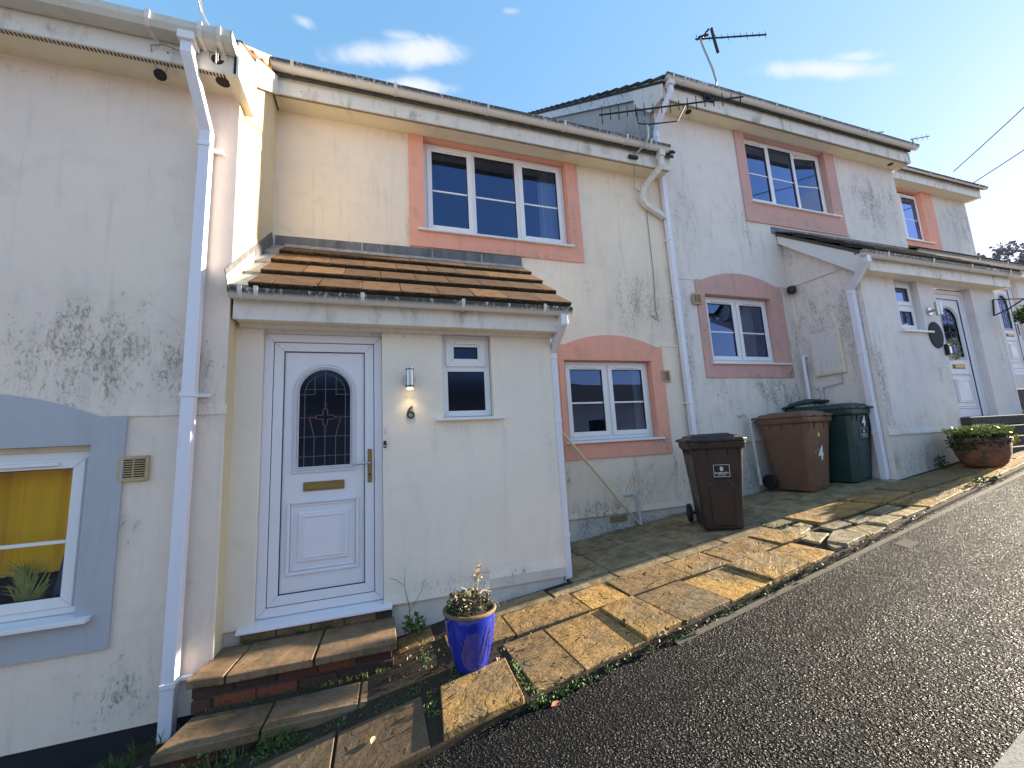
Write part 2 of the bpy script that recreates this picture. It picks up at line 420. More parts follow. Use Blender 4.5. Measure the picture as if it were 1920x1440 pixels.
def glass_mat(name, tint=(0.75, 0.8, 0.85), refl=2.0, rough=0.0, blue=0.0):
    m = bpy.data.materials.new(name); m.use_nodes = True
    n, l = m.node_tree.nodes, m.node_tree.links
    n.clear()
    o = n.new('ShaderNodeOutputMaterial'); mx = n.new('ShaderNodeMixShader')
    tr = n.new('ShaderNodeBsdfTransparent'); gl = n.new('ShaderNodeBsdfGlossy')
    tr.inputs[0].default_value = (*tint, 1); gl.inputs[0].default_value = (0.42, 0.56, 1.0, 1)
    gl.inputs['Roughness'].default_value = rough
    fr = n.new('ShaderNodeFresnel'); fr.inputs[0].default_value = 1.5
    mt = n.new('ShaderNodeMath'); mt.operation = 'MULTIPLY'; mt.use_clamp = True
    l.new(fr.outputs[0], mt.inputs[0]); mt.inputs[1].default_value = refl
    l.new(mt.outputs[0], mx.inputs[0]); l.new(tr.outputs[0], mx.inputs[1]); l.new(gl.outputs[0], mx.inputs[2])
    g = n.new('ShaderNodeNewGeometry'); nz = n.new('ShaderNodeTexNoise'); nz.inputs['Scale'].default_value = 1.4
    l.new(g.outputs['Position'], nz.inputs['Vector'])
    bp = n.new('ShaderNodeBump'); bp.inputs['Strength'].default_value = 0.10; bp.inputs['Distance'].default_value = 0.02
    l.new(nz.outputs['Fac'], bp.inputs['Height']); l.new(bp.outputs[0], gl.inputs['Normal'])
    l.new(mx.outputs[0], o.inputs[0])
    return m


M['glass'] = glass_mat('window_glass', (0.62, 0.68, 0.76), 3.8)
M['glass_clear'] = glass_mat('clear_window_glass', (0.95, 0.95, 0.90), 0.7)
M['glass_dark'] = glass_mat('obscured_dark_glass', (0.35, 0.37, 0.42), 1.4, 0.12)
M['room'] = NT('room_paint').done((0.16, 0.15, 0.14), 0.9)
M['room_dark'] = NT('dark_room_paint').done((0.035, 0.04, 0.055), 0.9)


def cloth(name, a):
    t = NT(name); p = t.pos()
    n = t.noise(t.mapping(p, (1, 1, 0.3)), 6, 4)
    return t.done(t.mix(t.ramp(n, 0.4, 0.7, 0, 0.35), a, tuple(c * 0.75 for c in a)), 0.9)


M['yellow'] = cloth('yellow_blind_cloth', (1.0, 0.58, 0.015))
M['net'] = cloth('white_curtain_cloth', (0.75, 0.75, 0.78))
M['brass'] = NT('aged_brass').done((0.30, 0.20, 0.085), 0.35, metal=0.85)
M['steel'] = NT('brushed_steel').done((0.55, 0.54, 0.52), 0.28, metal=0.95)
M['dark_metal'] = NT('dark_aerial_metal').done((0.03, 0.03, 0.035), 0.5, metal=0.4)
M['grey_metal'] = NT('galvanised_metal').done((0.38, 0.37, 0.36), 0.45, metal=0.6)
M['dull_metal'] = NT('dull_number_metal').done((0.06, 0.06, 0.065), 0.4, metal=0.5)
M['black_plastic'] = NT('black_plastic').done((0.012, 0.012, 0.014), 0.4)
M['white_print'] = NT('white_print').done((0.75, 0.76, 0.76), 0.5)
M['sticker_black'] = NT('sticker_backing').done((0.014, 0.013, 0.014), 0.4)
M['yellow_print'] = NT('yellow_sticker').done((0.75, 0.62, 0.05), 0.5)
M['came'] = NT('lead_came').done((0.17, 0.165, 0.17), 0.45, metal=0.5)
M['ruby'] = NT('dark_ruby_glass').done((0.035, 0.008, 0.014), 0.15)
M['cable'] = NT('grey_cable').done((0.22, 0.22, 0.21), 0.6)
M['white_cable'] = NT('white_cable').done((0.6, 0.58, 0.54), 0.6)
M['pole_cream'] = plastic('cream_pole_plastic', (0.72, 0.58, 0.36), 0.45, 0.25)
M['pipe_grey'] = plastic('grubby_waste_pipe', (0.55, 0.54, 0.52), 0.4, 0.35)


def bin_mat(name, a, ao):
    t = NT(name); p = t.pos()
    n = t.noise(p, 5, 5, 0.6); n2 = t.noise(p, 180, 2)
    c = t.mix(t.ramp(n, 0.42, 0.72, 0, 0.45), a, ao)
    return t.done(c, t.ramp(n, 0.3, 0.7, 0.36, 0.55), t.bump(n2, 0.25, 0.002), spec=0.5)


M['bin_dark'] = bin_mat('dark_brown_bin_plastic', (0.030, 0.017, 0.014), (0.055, 0.036, 0.028))
M['bin_brown'] = bin_mat('mid_brown_bin_plastic', (0.175, 0.088, 0.052), (0.115, 0.062, 0.040))
M['bin_green'] = bin_mat('dark_green_bin_plastic', (0.022, 0.052, 0.048), (0.033, 0.062, 0.055))
M['rubber'] = NT('wheel_rubber').done((0.010, 0.010, 0.011), 0.6)


def glaze():
    t = NT('cobalt_glaze'); p = t.pos()
    n = t.noise(p, 6, 3)
    c = t.mix(t.ramp(n, 0.3, 0.7), (0.010, 0.022, 0.26), (0.016, 0.035, 0.36))
    return t.done(c, 0.09, t.bump(t.noise(p, 14, 2), 0.06, 0.006), spec=0.7)


M['glaze'] = glaze()
M['pot_rim'] = concrete('sandy_pot_rim', (0.22, 0.145, 0.085), 50)


def terracotta():
    t = NT('weathered_terracotta'); p = t.pos()
    n = t.noise(p, 7, 6, 0.65); n2 = t.noise(p, 40, 4)
    c = t.mix(t.ramp(n, 0.42, 0.62), (0.26, 0.10, 0.055), (0.11, 0.065, 0.04))
    c = t.mix(t.ramp(n2, 0.58, 0.7, 0, 0.5), c, (0.34, 0.26, 0.19))
    return t.done(c, 0.85, t.bump(n2, 0.5, 0.006))


M['terracotta'] = terracotta()


def leaf_mat(name, a, b, trans=0.25):
    t = NT(name); p = t.pos()
    n = t.noise(p, 25, 3)
    c = t.mix(t.ramp(n, 0.35, 0.65), a, b)
    m = t.done(c, 0.55)
    return m


M['leaf_green'] = leaf_mat('green_leaf', (0.055, 0.11, 0.022), (0.10, 0.15, 0.03))
M['leaf_yellow'] = leaf_mat('yellow_green_leaf', (0.24, 0.28, 0.05), (0.36, 0.36, 0.10))
M['leaf_dark'] = leaf_mat('dark_leaf', (0.018, 0.035, 0.012), (0.045, 0.065, 0.02))
M['dead_leaf'] = leaf_mat('withered_leaf', (0.17, 0.095, 0.045), (0.10, 0.06, 0.03))
M['straw'] = leaf_mat('dry_straw', (0.46, 0.40, 0.29), (0.34, 0.27, 0.17))
M['twig'] = NT('twig_bark').done((0.10, 0.075, 0.055), 0.9)
M['red_leaf'] = leaf_mat('red_fallen_leaf', (0.34, 0.10, 0.06), (0.24, 0.09, 0.05))
M['far_tree'] = leaf_mat('hazy_tree_leaf', (0.24, 0.20, 0.17), (0.13, 0.12, 0.105))
M['far_hill'] = concrete('hill_scrub', (0.07, 0.075, 0.06), 0.5)
M['blue_ornament'] = NT('blue_ornament').done((0.02, 0.06, 0.16), 0.5)
M['slate'] = concrete('slate_plaque', (0.055, 0.055, 0.065), 80)
M['lamp_glow'] = NT('lamp_bulb_glass').m
lg = M['lamp_glow'].node_tree.nodes['Principled BSDF']
lg.inputs['Emission Color'].default_value = (1, 0.72, 0.3, 1); lg.inputs['Emission Strength'].default_value = 3.0

# ------------------------------------------------------------------ mesh helpers


class MB:
    def __init__(s): s.v = []; s.f = []

    def face(s, pts):
        b = len(s.v); s.v += [tuple(p) for p in pts]; s.f.append(tuple(range(b, b + len(pts)))); return s

    def raw(s, vs, fs):
        b = len(s.v); s.v += [tuple(p) for p in vs]; s.f += [tuple(b + i for i in f) for f in fs]; return s

    def box(s, x0, x1, y0, y1, z0, z1):
        return s.hexa([(x0, y0, z0), (x1, y0, z0), (x1, y1, z0), (x0, y1, z0)], [(x0, y0, z1), (x1, y0, z1), (x1, y1, z1), (x0, y1, z1)])

    def hexa(s, bot, top):
        return s.raw(list(bot) + list(top), [(3, 2, 1, 0), (4, 5, 6, 7), (0, 1, 5, 4), (1, 2, 6, 5), (2, 3, 7, 6), (3, 0, 4, 7)])

    def prism(s, pts, vec):
        n = len(pts); vec = Vector(vec)
        a = [Vector(p) for p in pts]; b = [p + vec for p in a]
        fs = [tuple(range(n)), tuple(range(2 * n - 1, n - 1, -1))]
        fs += [(i, (i + 1) % n, n + (i + 1) % n, n + i) for i in range(n)]
        return s.raw(a + b, fs)

    def tube(s, path, r, n=8, cap=True, rr=None):
        path = [Vector(p) for p in path]; vs = []; fs = []
        up = None
        for i, p in enumerate(path):
            if i == 0: t = path[1] - p
            elif i == len(path) - 1: t = p - path[i - 1]
            else: t = (path[i + 1] - p).normalized() + (p - path[i - 1]).normalized()
            t.normalize()
            if up is None:
                up = Vector((0, 0, 1)) if abs(t.z) < 0.9 else Vector((0, 1, 0))
            a = t.cross(up).normalized(); up = a.cross(t).normalized()
            q = rr[i] if rr else r
            for k in range(n):
                th = 2 * math.pi * k / n
                vs.append(p + a * math.cos(th) * q + up * math.sin(th) * q)
        for i in range(len(path) - 1):
            for k in range(n):
                fs.append((i * n + k, i * n + (k + 1) % n, (i + 1) * n + (k + 1) % n, (i + 1) * n + k))
        if cap:
            fs.append(tuple(range(n - 1, -1, -1))); fs.append(tuple((len(path) - 1) * n + k for k in range(n)))
        return s.raw(vs, fs)

    def rect_pipe(s, path, w, d, side=(1, 0, 0)):
        """rectangular section, w along 'side', d across"""
        path = [Vector(p) for p in path]; vs = []; fs = []
        side = Vector(side)
        for i, p in enumerate(path):
            if i == 0: t = path[1] - p; k = 1
            elif i == len(path) - 1: t = p - path[i - 1]; k = 1
            else:
                a1 = (path[i + 1] - p).normalized(); a2 = (p - path[i - 1]).normalized()
                t = a1 + a2; k = 1 / max(0.5, math.cos(a1.angle(a2) / 2))
            t.normalize()
            a = (side - t * side.dot(t)).normalized(); b = t.cross(a).normalized()
            a2k = w / 2; b2k = d / 2 * k
            for sx, sy in ((-1, -1), (1, -1), (1, 1), (-1, 1)):
                vs.append(p + a * sx * a2k + b * sy * b2k)
        for i in range(len(path) - 1):
            for k in range(4):
                fs.append((i * 4 + k, i * 4 + (k + 1) % 4, i * 4 + 4 + (k + 1) % 4, i * 4 + 4 + k))
        fs.append((3, 2, 1, 0)); m = (len(path) - 1) * 4; fs.append((m, m + 1, m + 2, m + 3))
        return s.raw(vs, fs)

    def sweep_x(s, prof, x0, x1):
        return s.prism([(x0, y, z) for y, z in prof], (x1 - x0, 0, 0))

    def lathe(s, prof, c, n=24, flat=1.0):
        cx, cy, cz = c; vs = []; fs = []
        for r, z in prof:
            for k in range(n):
                th = 2 * math.pi * k / n
                vs.append((cx + r * math.cos(th), cy + r * math.sin(th) * flat, cz + z))
        for i in range(len(prof) - 1):
            for k in range(n):
                fs.append((i * n + k, i * n + (k + 1) % n, (i + 1) * n + (k + 1) % n, (i + 1) * n + k))
        fs.append(tuple(range(n - 1, -1, -1))); fs.append(tuple((len(prof) - 1) * n + k for k in range(n)))
        return s.raw(vs, fs)

    def ring(s, x0, x1, z0, z1, w, y0, y1, g=0.0007):
        """rectangular frame of four mitred bars in the XZ plane"""
        A = [(x0, z0), (x1, z0), (x1, z1), (x0, z1)]; B = [(x0 + w, z0 + w), (x1 - w, z0 + w), (x1 - w, z1 - w), (x0 + w, z1 - w)]
        cxm, czm = (x0 + x1) / 2, (z0 + z1) / 2
        for i in range(4):
            j = (i + 1) % 4
            q = [A[i], A[j], B[j], B[i]]
            ex, ez = A[j][0] - A[i][0], A[j][1] - A[i][1]; L = math.hypot(ex, ez); ex /= L; ez /= L
            q[0] = (q[0][0] + ex * g, q[0][1] + ez * g); q[3] = (q[3][0] + ex * g, q[3][1] + ez * g)
            q[1] = (q[1][0] - ex * g, q[1][1] - ez * g); q[2] = (q[2][0] - ex * g, q[2][1] - ez * g)
            s.prism([(x, y0, z) for x, z in q], (0, y1 - y0, 0))
        return s

    def wall_y(s, x0, x1, z0, z1, y, holes=(), depth=0.12, reveal=True):
        """front face of a wall (facing -Y) with rectangular holes and their reveals"""
        xs = sorted({x0, x1, *[h[0] for h in holes], *[h[1] for h in holes]}); zs = sorted({z0, z1, *[h[2] for h in holes], *[h[3] for h in holes]})
        xs = [x for x in xs if x0 <= x <= x1]; zs = [z for z in zs if z0 <= z <= z1]
        for i in range(len(xs) - 1):
            for j in range(len(zs) - 1):
                cx, cz = (xs[i] + xs[i + 1]) / 2, (zs[j] + zs[j + 1]) / 2
                if any(h[0] < cx < h[1] and h[2] < cz < h[3] for h in holes): continue
                s.face([(xs[i], y, zs[j]), (xs[i + 1], y, zs[j]), (xs[i + 1], y, zs[j + 1]), (xs[i], y, zs[j + 1])])
        if reveal:
            for a, b, c, d in holes:
                y2 = y + depth
                for q in (((a, c), (a, d)), ((b, d), (b, c)), ((a, d), (b, d)), ((b, c), (a, c))):
                    s.face([(q[0][0], y, q[0][1]), (q[1][0], y, q[1][1]), (q[1][0], y2, q[1][1]), (q[0][0], y2, q[0][1])])
        return s


ORG = {}


def props(o, label=None, cat=None, group=None, kind=None):
    if label: o['label'] = label
    if cat: o['category'] = cat
    if group: o['group'] = group
    if kind: o['kind'] = kind
    return o


def thing(name, label, cat, loc=(0, 0, 0), rz=0.0, group=None):
    o = bpy.data.objects.new(name, None); COL.objects.link(o)
    o.empty_display_size = 0.2
    o.location = loc; o.rotation_euler = (0, 0, rz); ORG[o.name] = (Vector(loc), rz)
    return props(o, label, cat, group)


def mesh_of(name, mb, mat, off=(0, 0, 0), bevel=0.0, smooth=False, segs=1, merge=True, recalc=True):
    me = bpy.data.meshes.new(name)
    off = Vector(off)
    bm = bmesh.new()
    vs = [bm.verts.new(Vector(v) - off) for v in mb.v]
    for f in mb.f:
        try: bm.faces.new([vs[i] for i in f])
        except ValueError: pass
    if merge: bmesh.ops.remove_doubles(bm, verts=bm.verts, dist=0.00005)
    if recalc: bmesh.ops.recalc_face_normals(bm, faces=bm.faces)
    if bevel:
        es = [e for e in bm.edges if len(e.link_faces) == 2 and e.calc_face_angle(0) > 0.6]
        bmesh.ops.bevel(bm, geom=es, offset=bevel, segments=segs, affect='EDGES', clamp_overlap=True)
    bm.to_mesh(me); bm.free()
    if smooth:
        for p in me.polygons: p.use_smooth = True
        me.set_sharp_from_angle(angle=R(40)) if hasattr(me, 'set_sharp_from_angle') else None
    me.materials.append(mat)
    return me


def part(name, mb, mat, parent, bevel=0.0, smooth=False, local=False, label=None, kind=None, **kw):
    """one mesh under its thing or part; vertices in world coordinates unless local"""
    off, rz = ORG[parent.name]
    o = bpy.data.objects.new(name, mesh_of(name, mb, mat, (0, 0, 0) if local else off, bevel, smooth, **kw))
    COL.objects.link(o); o.parent = parent
    ORG[o.name] = (off, rz)
    props(o, label, None, None, kind)
    return o


def solo(name, mb, mat, label, cat, loc=(0, 0, 0), bevel=0.0, smooth=False, kind=None, group=None, **kw):
    o = bpy.data.objects.new(name, mesh_of(name, mb, mat, loc, bevel, smooth, **kw))
    COL.objects.link(o); o.location = loc; ORG[o.name] = (Vector(loc), 0)
    return props(o, label, cat, group, kind)


def dup(o, parent=None, label=None, loc=None, rz=None):
    c = o.copy(); COL.objects.link(c)
    if parent is not None: c.parent = parent
    for ch in o.children: dup(ch, c)
    if label: c['label'] = label
    if loc is not None: c.location = loc
    if rz is not None: c.rotation_euler = (0, 0, rz)
    return c


def text_mb(txt, size, extrude, xform, spacing=1.0, bold=0.0):
    cu = bpy.data.curves.new('lettering', 'FONT'); cu.body = txt; cu.size = size; cu.extrude = extrude
    cu.align_x = 'CENTER'; cu.align_y = 'CENTER'; cu.space_character = spacing; cu.offset = bold; cu.resolution_u = 3
    to = bpy.data.objects.new('lettering', cu); COL.objects.link(to)
    dg = bpy.context.evaluated_depsgraph_get(); dg.update()
    me = bpy.data.meshes.new_from_object(to.evaluated_get(dg))
    mb = MB(); mb.raw([xform(v.co) for v in me.vertices], [tuple(p.vertices) for p in me.polygons])
    bpy.data.objects.remove(to); bpy.data.curves.remove(cu); bpy.data.meshes.remove(me)
    return mb


def gz(x, y=3.0):
    """ground height along the slope"""
    if x < 0.5: z = -1.315 + 0.165 * (x - 0.5)
    else: z = -1.315 + 0.11 * (x - 0.5)
    return max(z, -2.4)


Y6, YP, Y8, Y2, YP2 = 4.4, 3.44, 3.26, 5.54, 4.58
X86, X64, X42, X2E = -0.983, 3.97, 9.47, 14.72
P4L, P4R = 6.2, 9.35

# ------------------------------------------------------------------ ground


def kerb_y(x): return 2.12 + 0.088 * x


def path_y(x): return 0.80 + 0.1 * x


mb = MB()
xs = [-40, -12, -6, -3, -1.5, 0.5, 3, 8, 15, 30]
for i in range(len(xs) - 1):
    a, b = xs[i], xs[i + 1]
    mb.face([(a, -3.0, gz(a) - 0.16), (b, -3.0, gz(b) - 0.16), (b, 12, gz(b) - 0.16), (a, 12, gz(a) - 0.16)])
mb.face([(30, -400, gz(30) - 0.16), (600, -400, gz(30) - 0.16), (600, 400, gz(30) - 0.16), (30, 400, gz(30) - 0.16)])
mb.face([(-400, -400, -2.56), (-40, -400, -2.56), (-40, 400, -2.56), (-400, 400, -2.56)])
bounce_mb = MB()  # ground behind the camera, added to throw sunlight onto the shaded fronts
for i in range(len(xs) - 1):
    a, b = xs[i], xs[i + 1]
    bounce_mb.face([(a, -40, gz(a) - 0.06), (b, -40, gz(b) - 0.06), (b, -3.19, gz(b) - 0.06), (a, -3.19, gz(a) - 0.06)])
solo('bounce_ground', bounce_mb, M['pale_path'], 'unseen pale ground beyond the footway, added to bounce sunlight onto the house fronts', 'bounce_ground', kind='structure')
solo('ground', mb, M['soil'], 'dark soil beneath the lane and the houses', 'ground', kind='structure')

mb = MB()
xs = [-8, -4, -2, -1, 0.5, 2, 4, 6, 9, 13, 20, 30]
for i in range(len(xs) - 1):
    a, b = xs[i], xs[i + 1]
    mb.face([(a, path_y(a), gz(a) - 0.055), (b, path_y(b), gz(b) - 0.055), (b, kerb_y(b) + 0.03, gz(b) - 0.048), (a, kerb_y(a) + 0.03, gz(a) - 0.048)])
road = solo('road', mb, M['asphalt'], 'dark coarse asphalt lane sloping uphill past the houses', 'road', kind='structure')
mb = MB()
# seam of a newer strip of asphalt across the lane, a little proud
mb.face([(4.35, path_y(4.35), gz(4.35) - 0.050), (12, path_y(12), gz(12) - 0.050), (12, kerb_y(12) - 0.02, gz(12) - 0.050), (4.55, kerb_y(4.55) - 0.25, gz(4.55) - 0.050)])
mb.face([(4.35, path_y(4.35), gz(4.35) - 0.050), (4.55, kerb_y(4.55) - 0.25, gz(4.55) - 0.050), (4.55, kerb_y(4.55) - 0.25, gz(4.55) - 0.056), (4.35, path_y(4.35), gz(4.35) - 0.056)])
part('resurfaced_strip', mb, M['asphalt'], road)
mb = MB()
for i in range(len(xs) - 1):
    a, b = xs[i], xs[i + 1]
    mb.face([(a, -3.2, gz(a) - 0.045), (b, -3.2, gz(b) - 0.045), (b, path_y(b), gz(b) - 0.045), (a, path_y(a), gz(a) - 0.045)])
    mb.face([(a, path_y(a), gz(a) - 0.045), (b, path_y(b), gz(b) - 0.045), (b, path_y(b), gz(b) - 0.1), (a, path_y(a), gz(a) - 0.1)])
solo('path', mb, M['pale_path'], 'pale worn tarmac footway on the near side of the lane', 'path', kind='structure')
# flat marker on the road
mb = MB(); z = gz(4.1)
mb.prism([(3.98, 2.22, gz(3.98) - .053), (4.16, 2.24, gz(4.16) - .053), (4.2, 2.36, gz(4.2) - .053), (4.02, 2.34, gz(4.02) - .053)], (0, 0, 0.006))
solo('stopcock_cover', mb, M['kerb'], 'small pale rectangular stopcock cover set in the asphalt by the kerb', 'cover')

# pavement bed and slabs
mb = MB()
xs = [-6, -3, -1.2, 0.5, 2, 4, 6.2, 9.4, 14, 20, 30]
for i in range(len(xs) - 1):
    a, b = xs[i], xs[i + 1]
    mb.face([(a, kerb_y(a) - 0.0, gz(a) - 0.022), (b, kerb_y(b) - 0.0, gz(b) - 0.022), (b, 5.6, gz(b) - 0.022), (a, 5.6, gz(a) - 0.022)])
    mb.face([(a, kerb_y(a), gz(a) - 0.022), (b, kerb_y(b), gz(b) - 0.022), (b, kerb_y(b), gz(b) - 0.2), (a, kerb_y(a), gz(a) - 0.2)])
pavement = solo('pavement', mb, M['soil'], 'uneven pavement of riven ochre slabs on dark soil beside the lane', 'pavement', kind='structure')


def slab(corners, mat, th=0.045, gap=0.007, jit=0.005, lift=0.0, label=None, zf=gz, name='paving_slab'):
    cx = sum(c[0] for c in corners) / len(corners); cy = sum(c[1] for c in corners) / len(corners)
    pts = []
    tx, ty = random.uniform(-1, 1) * jit * 2.2, random.uniform(-1, 1) * jit * 2.2
    dz = random.uniform(-1, 1) * jit + lift
    for x, y in corners:
        dx, dy = x - cx, y - cy; L = math.hypot(dx, dy) or 1
        g = gap * 1.4
        x2, y2 = x - dx / L * g, y - dy / L * g
        x2 += random.uniform(-1, 1) * 0.003; y2 += random.uniform(-1, 1) * 0.003
        pts.append((x2, y2, zf(x2) + dz + tx * dx + ty * dy))
    m = MB().prism(pts, (0, 0, -th))
    return part(name, m, mat, pavement, bevel=0.004, label=label)


# outer rows (kerb to the shaded strip), following the slope
x = 0.80
nB = 0
while x < 3.46:
    w = random.choice((0.45, 0.30, 0.44))
    x1 = min(x + w, 3.5)
    if 3.5 - x1 < 0.2: x1 = 3.5
    slab([(x, kerb_y(x) + 0.02), (x1, kerb_y(x1) + 0.02), (x1 - 0.02, 2.82), (x - 0.02, 2.80)], M['slab'], lift=0.008 * math.sin(x * 5))
    x = x1
x = 0.56
while x < 3.6:
    w = random.choice((0.42, 0.58, 0.33))
    x1 = x + w
    slab([(x, 2.82), (x1, 2.82), (x1, 3.19), (x, 3.17)], M['slab'], lift=0.004)
    x = x1
xr = x
x = 0.75
while x < 3.9:
    x1 = x + 0.6
    y1 = 3.42 if x < 1.0 else 3.36
    slab([(x, 3.20), (x1, 3.20), (x1, y1), (x, y1)], M['slab_inner'], lift=-0.006, jit=0.003)
    x = x1
# inner bay between the porches
for (ya, yb) in ((3.37, 3.93), (3.94, 4.39)):
    x = 1.60
    first = True
    while x < 6.1:
        x1 = min(x + (0.36 if first else 0.465), 6.18); first = False
        slab([(x, ya), (x1, ya), (x1 + 0.02, yb), (x + 0.02, yb)], M['slab_inner'], jit=0.003)
        x = x1
# loose slab by the blue pot and the lower slabs by the steps
slab([(0.29, 2.16), (0.72, 2.18), (0.745, 2.60), (0.33, 2.56)], M['slab'], lift=0.012, jit=0.001, th=0.06, label='square ochre slab tilted proud of the kerb below the blue pot')
slab([(0.14, 3.18), (0.40, 3.18), (0.40, 3.42), (0.14, 3.42)], M['slab'], lift=-0.02)
slab([(0.45, 3.0), (0.80, 3.0), (0.80, 3.18), (0.45, 3.18)], M['slab'], lift=-0.01)
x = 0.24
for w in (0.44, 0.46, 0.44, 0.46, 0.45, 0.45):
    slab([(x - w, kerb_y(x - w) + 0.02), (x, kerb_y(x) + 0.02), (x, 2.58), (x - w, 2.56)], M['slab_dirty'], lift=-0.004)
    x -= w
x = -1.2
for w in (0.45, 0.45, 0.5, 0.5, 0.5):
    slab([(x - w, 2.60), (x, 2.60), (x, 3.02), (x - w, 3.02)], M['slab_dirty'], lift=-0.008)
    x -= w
# broken crazy pieces where the slabs have cracked up
for q in ([(3.62, 2.86), (3.95, 2.96), (3.86, 3.13), (3.66, 3.08)], [(3.6, 2.64), (3.90, 2.76), (3.84, 2.93), (3.60, 2.83)],
          [(3.66, 2.46), (3.98, 2.50), (4.02, 2.74), (3.93, 2.76), (3.64, 2.62)], [(4.0, 2.50), (4.30, 2.53), (4.28, 2.72), (4.05, 2.74)],
          [(4.33, 2.55), (4.62, 2.57), (4.60, 2.72), (4.31, 2.72)], [(3.98, 2.78), (4.24, 2.76), (4.28, 2.92), (4.0, 2.94)],
          [(4.27, 2.75), (4.60, 2.75), (4.58, 2.90), (4.31, 2.92)], [(3.52, 2.48), (3.63, 2.46), (3.60, 2.60)], [(4.65, 2.58), (5.05, 2.60), (5.02, 2.74), (4.63, 2.73)],
          [(4.63, 2.76), (5.0, 2.77), (5.02, 2.92), (4.62, 2.91)], [(3.9, 2.97), (4.02, 2.97), (4.06, 3.14), (3.9, 3.14)]):
    slab(q, M['slab_broken'], gap=0.010, jit=0.009, th=0.05, label=None)
# slabs further up the hill
x = 4.08
while x < 16:
    x1 = x + random.choice((0.6, 0.9, 0.75))
    slab([(x, 2.96), (x1, 2.98), (x1, 3.36), (x, 3.36)], M['slab'], jit=0.008)
    x = x1
x = 3.92
while x < 6.1:
    x1 = x + 0.6
    x = x1
x = 5.08
while x < 18:
    x1 = x + random.choice((0.45, 0.6, 0.75))
    slab([(x, kerb_y(x) + 0.03), (x1, kerb_y(x1) + 0.03), (x1, 2.95 + 0.0 * x1), (x, 2.95)] if x < 7 else
         [(x, kerb_y(x) + 0.03), (x1, kerb_y(x1) + 0.03), (x1, max(2.95, kerb_y(x1) + 0.3)), (x, max(2.95, kerb_y(x) + 0.3))], M['slab'], jit=0.008)
    x = x1
    if x > 8.5: break
# concrete edging along the kerb
x = 1.7
while x < 16:
    x1 = x + 0.91
    a, b = kerb_y(x), kerb_y(x1)
    m = MB().prism([(x, a - 0.075, gz(x) - 0.048), (x1 - 0.006, b - 0.075, gz(x1) - 0.048), (x1 - 0.006, b - 0.045, gz(x1) - 0.036), (x, a - 0.045, gz(x) - 0.036)], (0, 0, -0.08))
    part('kerb_edging', m, M['kerb'], pavement)
    x = x1

# ------------------------------------------------------------------ house pieces


def gutter(root, x0, x1, y, ztop, brackets, name='gutter', r=0.056, mat=None, square=False):
    """half round or square gutter; y is its back, opens upward; brackets = list of x"""
    n = 9; prof = []
    yc = y - r
    if square:
        outer = [(yc + r, 0.0), (yc + r, -0.085), (yc - r * 0.7, -0.085), (yc - r * 1.08, -0.05), (yc - r * 1.08, 0.0)]
        inner = [(yc - r * 1.08 + 0.005, 0.0), (yc - r * 1.08 + 0.005, -0.048), (yc - r * 0.7 + 0.004, -0.08), (yc + r - 0.005, -0.08), (yc + r - 0.005, 0.0)]
    else:
        outer = [(yc + r * math.cos(-math.pi * k / n), r * 1.15 * math.sin(-math.pi * k / n)) for k in range(n + 1)]
        inner = [(yc + (r - 0.004) * math.cos(-math.pi * (n - k) / n), (r * 1.15 - 0.004) * math.sin(-math.pi * (n - k) / n)) for k in range(n + 1)]
    mbx = MB().sweep_x(outer + inner, x0, x1)
    # closed ends
    for xe in (x0, x1):
        mbx.sweep_x(outer, xe - 0.004, xe + 0.004)
    o = bpy.data.objects.new(name, mesh_of(name, mbx, mat or M['gutter'], (0, 0, 0), 0, not square))
    COL.objects.link(o); o.parent = root; o.location = Vector((0, 0, ztop)) - ORG[root.name][0]
    ORG[o.name] = (Vector((0, 0, ztop)), 0)
    for bx in brackets:
        mb2 = MB()
        R2 = r + 0.006
        if square:
            pr = [(yc + R2, -0.0), (yc + R2, -0.091), (yc - r * 0.72, -0.091), (yc - R2 * 1.1, -0.052), (yc - R2 * 1.1, 0.012)]
            pin = [(yc - r * 1.06, 0.012), (yc - r * 1.06, -0.05), (yc - r * 0.7, -0.086), (yc + r, -0.086), (yc + r, 0.0)]
        else:
            pr = [(yc + R2 * math.cos(-math.pi * k / n), R2 * 1.15 * math.sin(-math.pi * k / n)) for k in range(n + 1)]
            pin = [(yc + (r + .001) * math.cos(-math.pi * (n - k) / n), (r * 1.15 + .001) * math.sin(-math.pi * (n - k) / n)) for k in range(n + 1)]
            pr[-1] = (pr[-1][0], 0.012)
        mb2.sweep_x([(a, b + ztop) for a, b in pr + pin], bx - 0.014, bx + 0.014)
        mb2.box(bx - 0.02, bx + 0.02, y + 0.004, y + 0.016, ztop - 0.13, ztop - 0.02)
        b = part('gutter_bracket', mb2, M['upvc_dirty'], o)
    return o


def downpipe(root, path, w=0.065, side=(1, 0, 0), clips=(), round_=False, name='downpipe', clipdir=None, mat=None):
    mbx = MB()
    if round_: mbx.tube(path, w / 2, 14)
    else: mbx.rect_pipe(path, w, w, side)
    o = part(name, mbx, mat or M['pipe'], root, bevel=0.0 if round_ else 0.003, smooth=round_)
    for (x, y, z) in clips:
        m2 = MB().box(x - w / 2 - 0.006, x + w / 2 + 0.006, y - w / 2 - 0.006, y + w / 2 + 0.006, z - 0.014, z + 0.014)
        if clipdir:
            dx, dy = clipdir
            m2.box(min(x, x + dx), max(x, x + dx), y + w / 2 - 0.006 + min(0, dy), y + w / 2 + 0.004 + max(0, dy), z - 0.012, z + 0.012)
        part('pipe_clip', m2, M['upvc'], o, bevel=0.002)
    return o


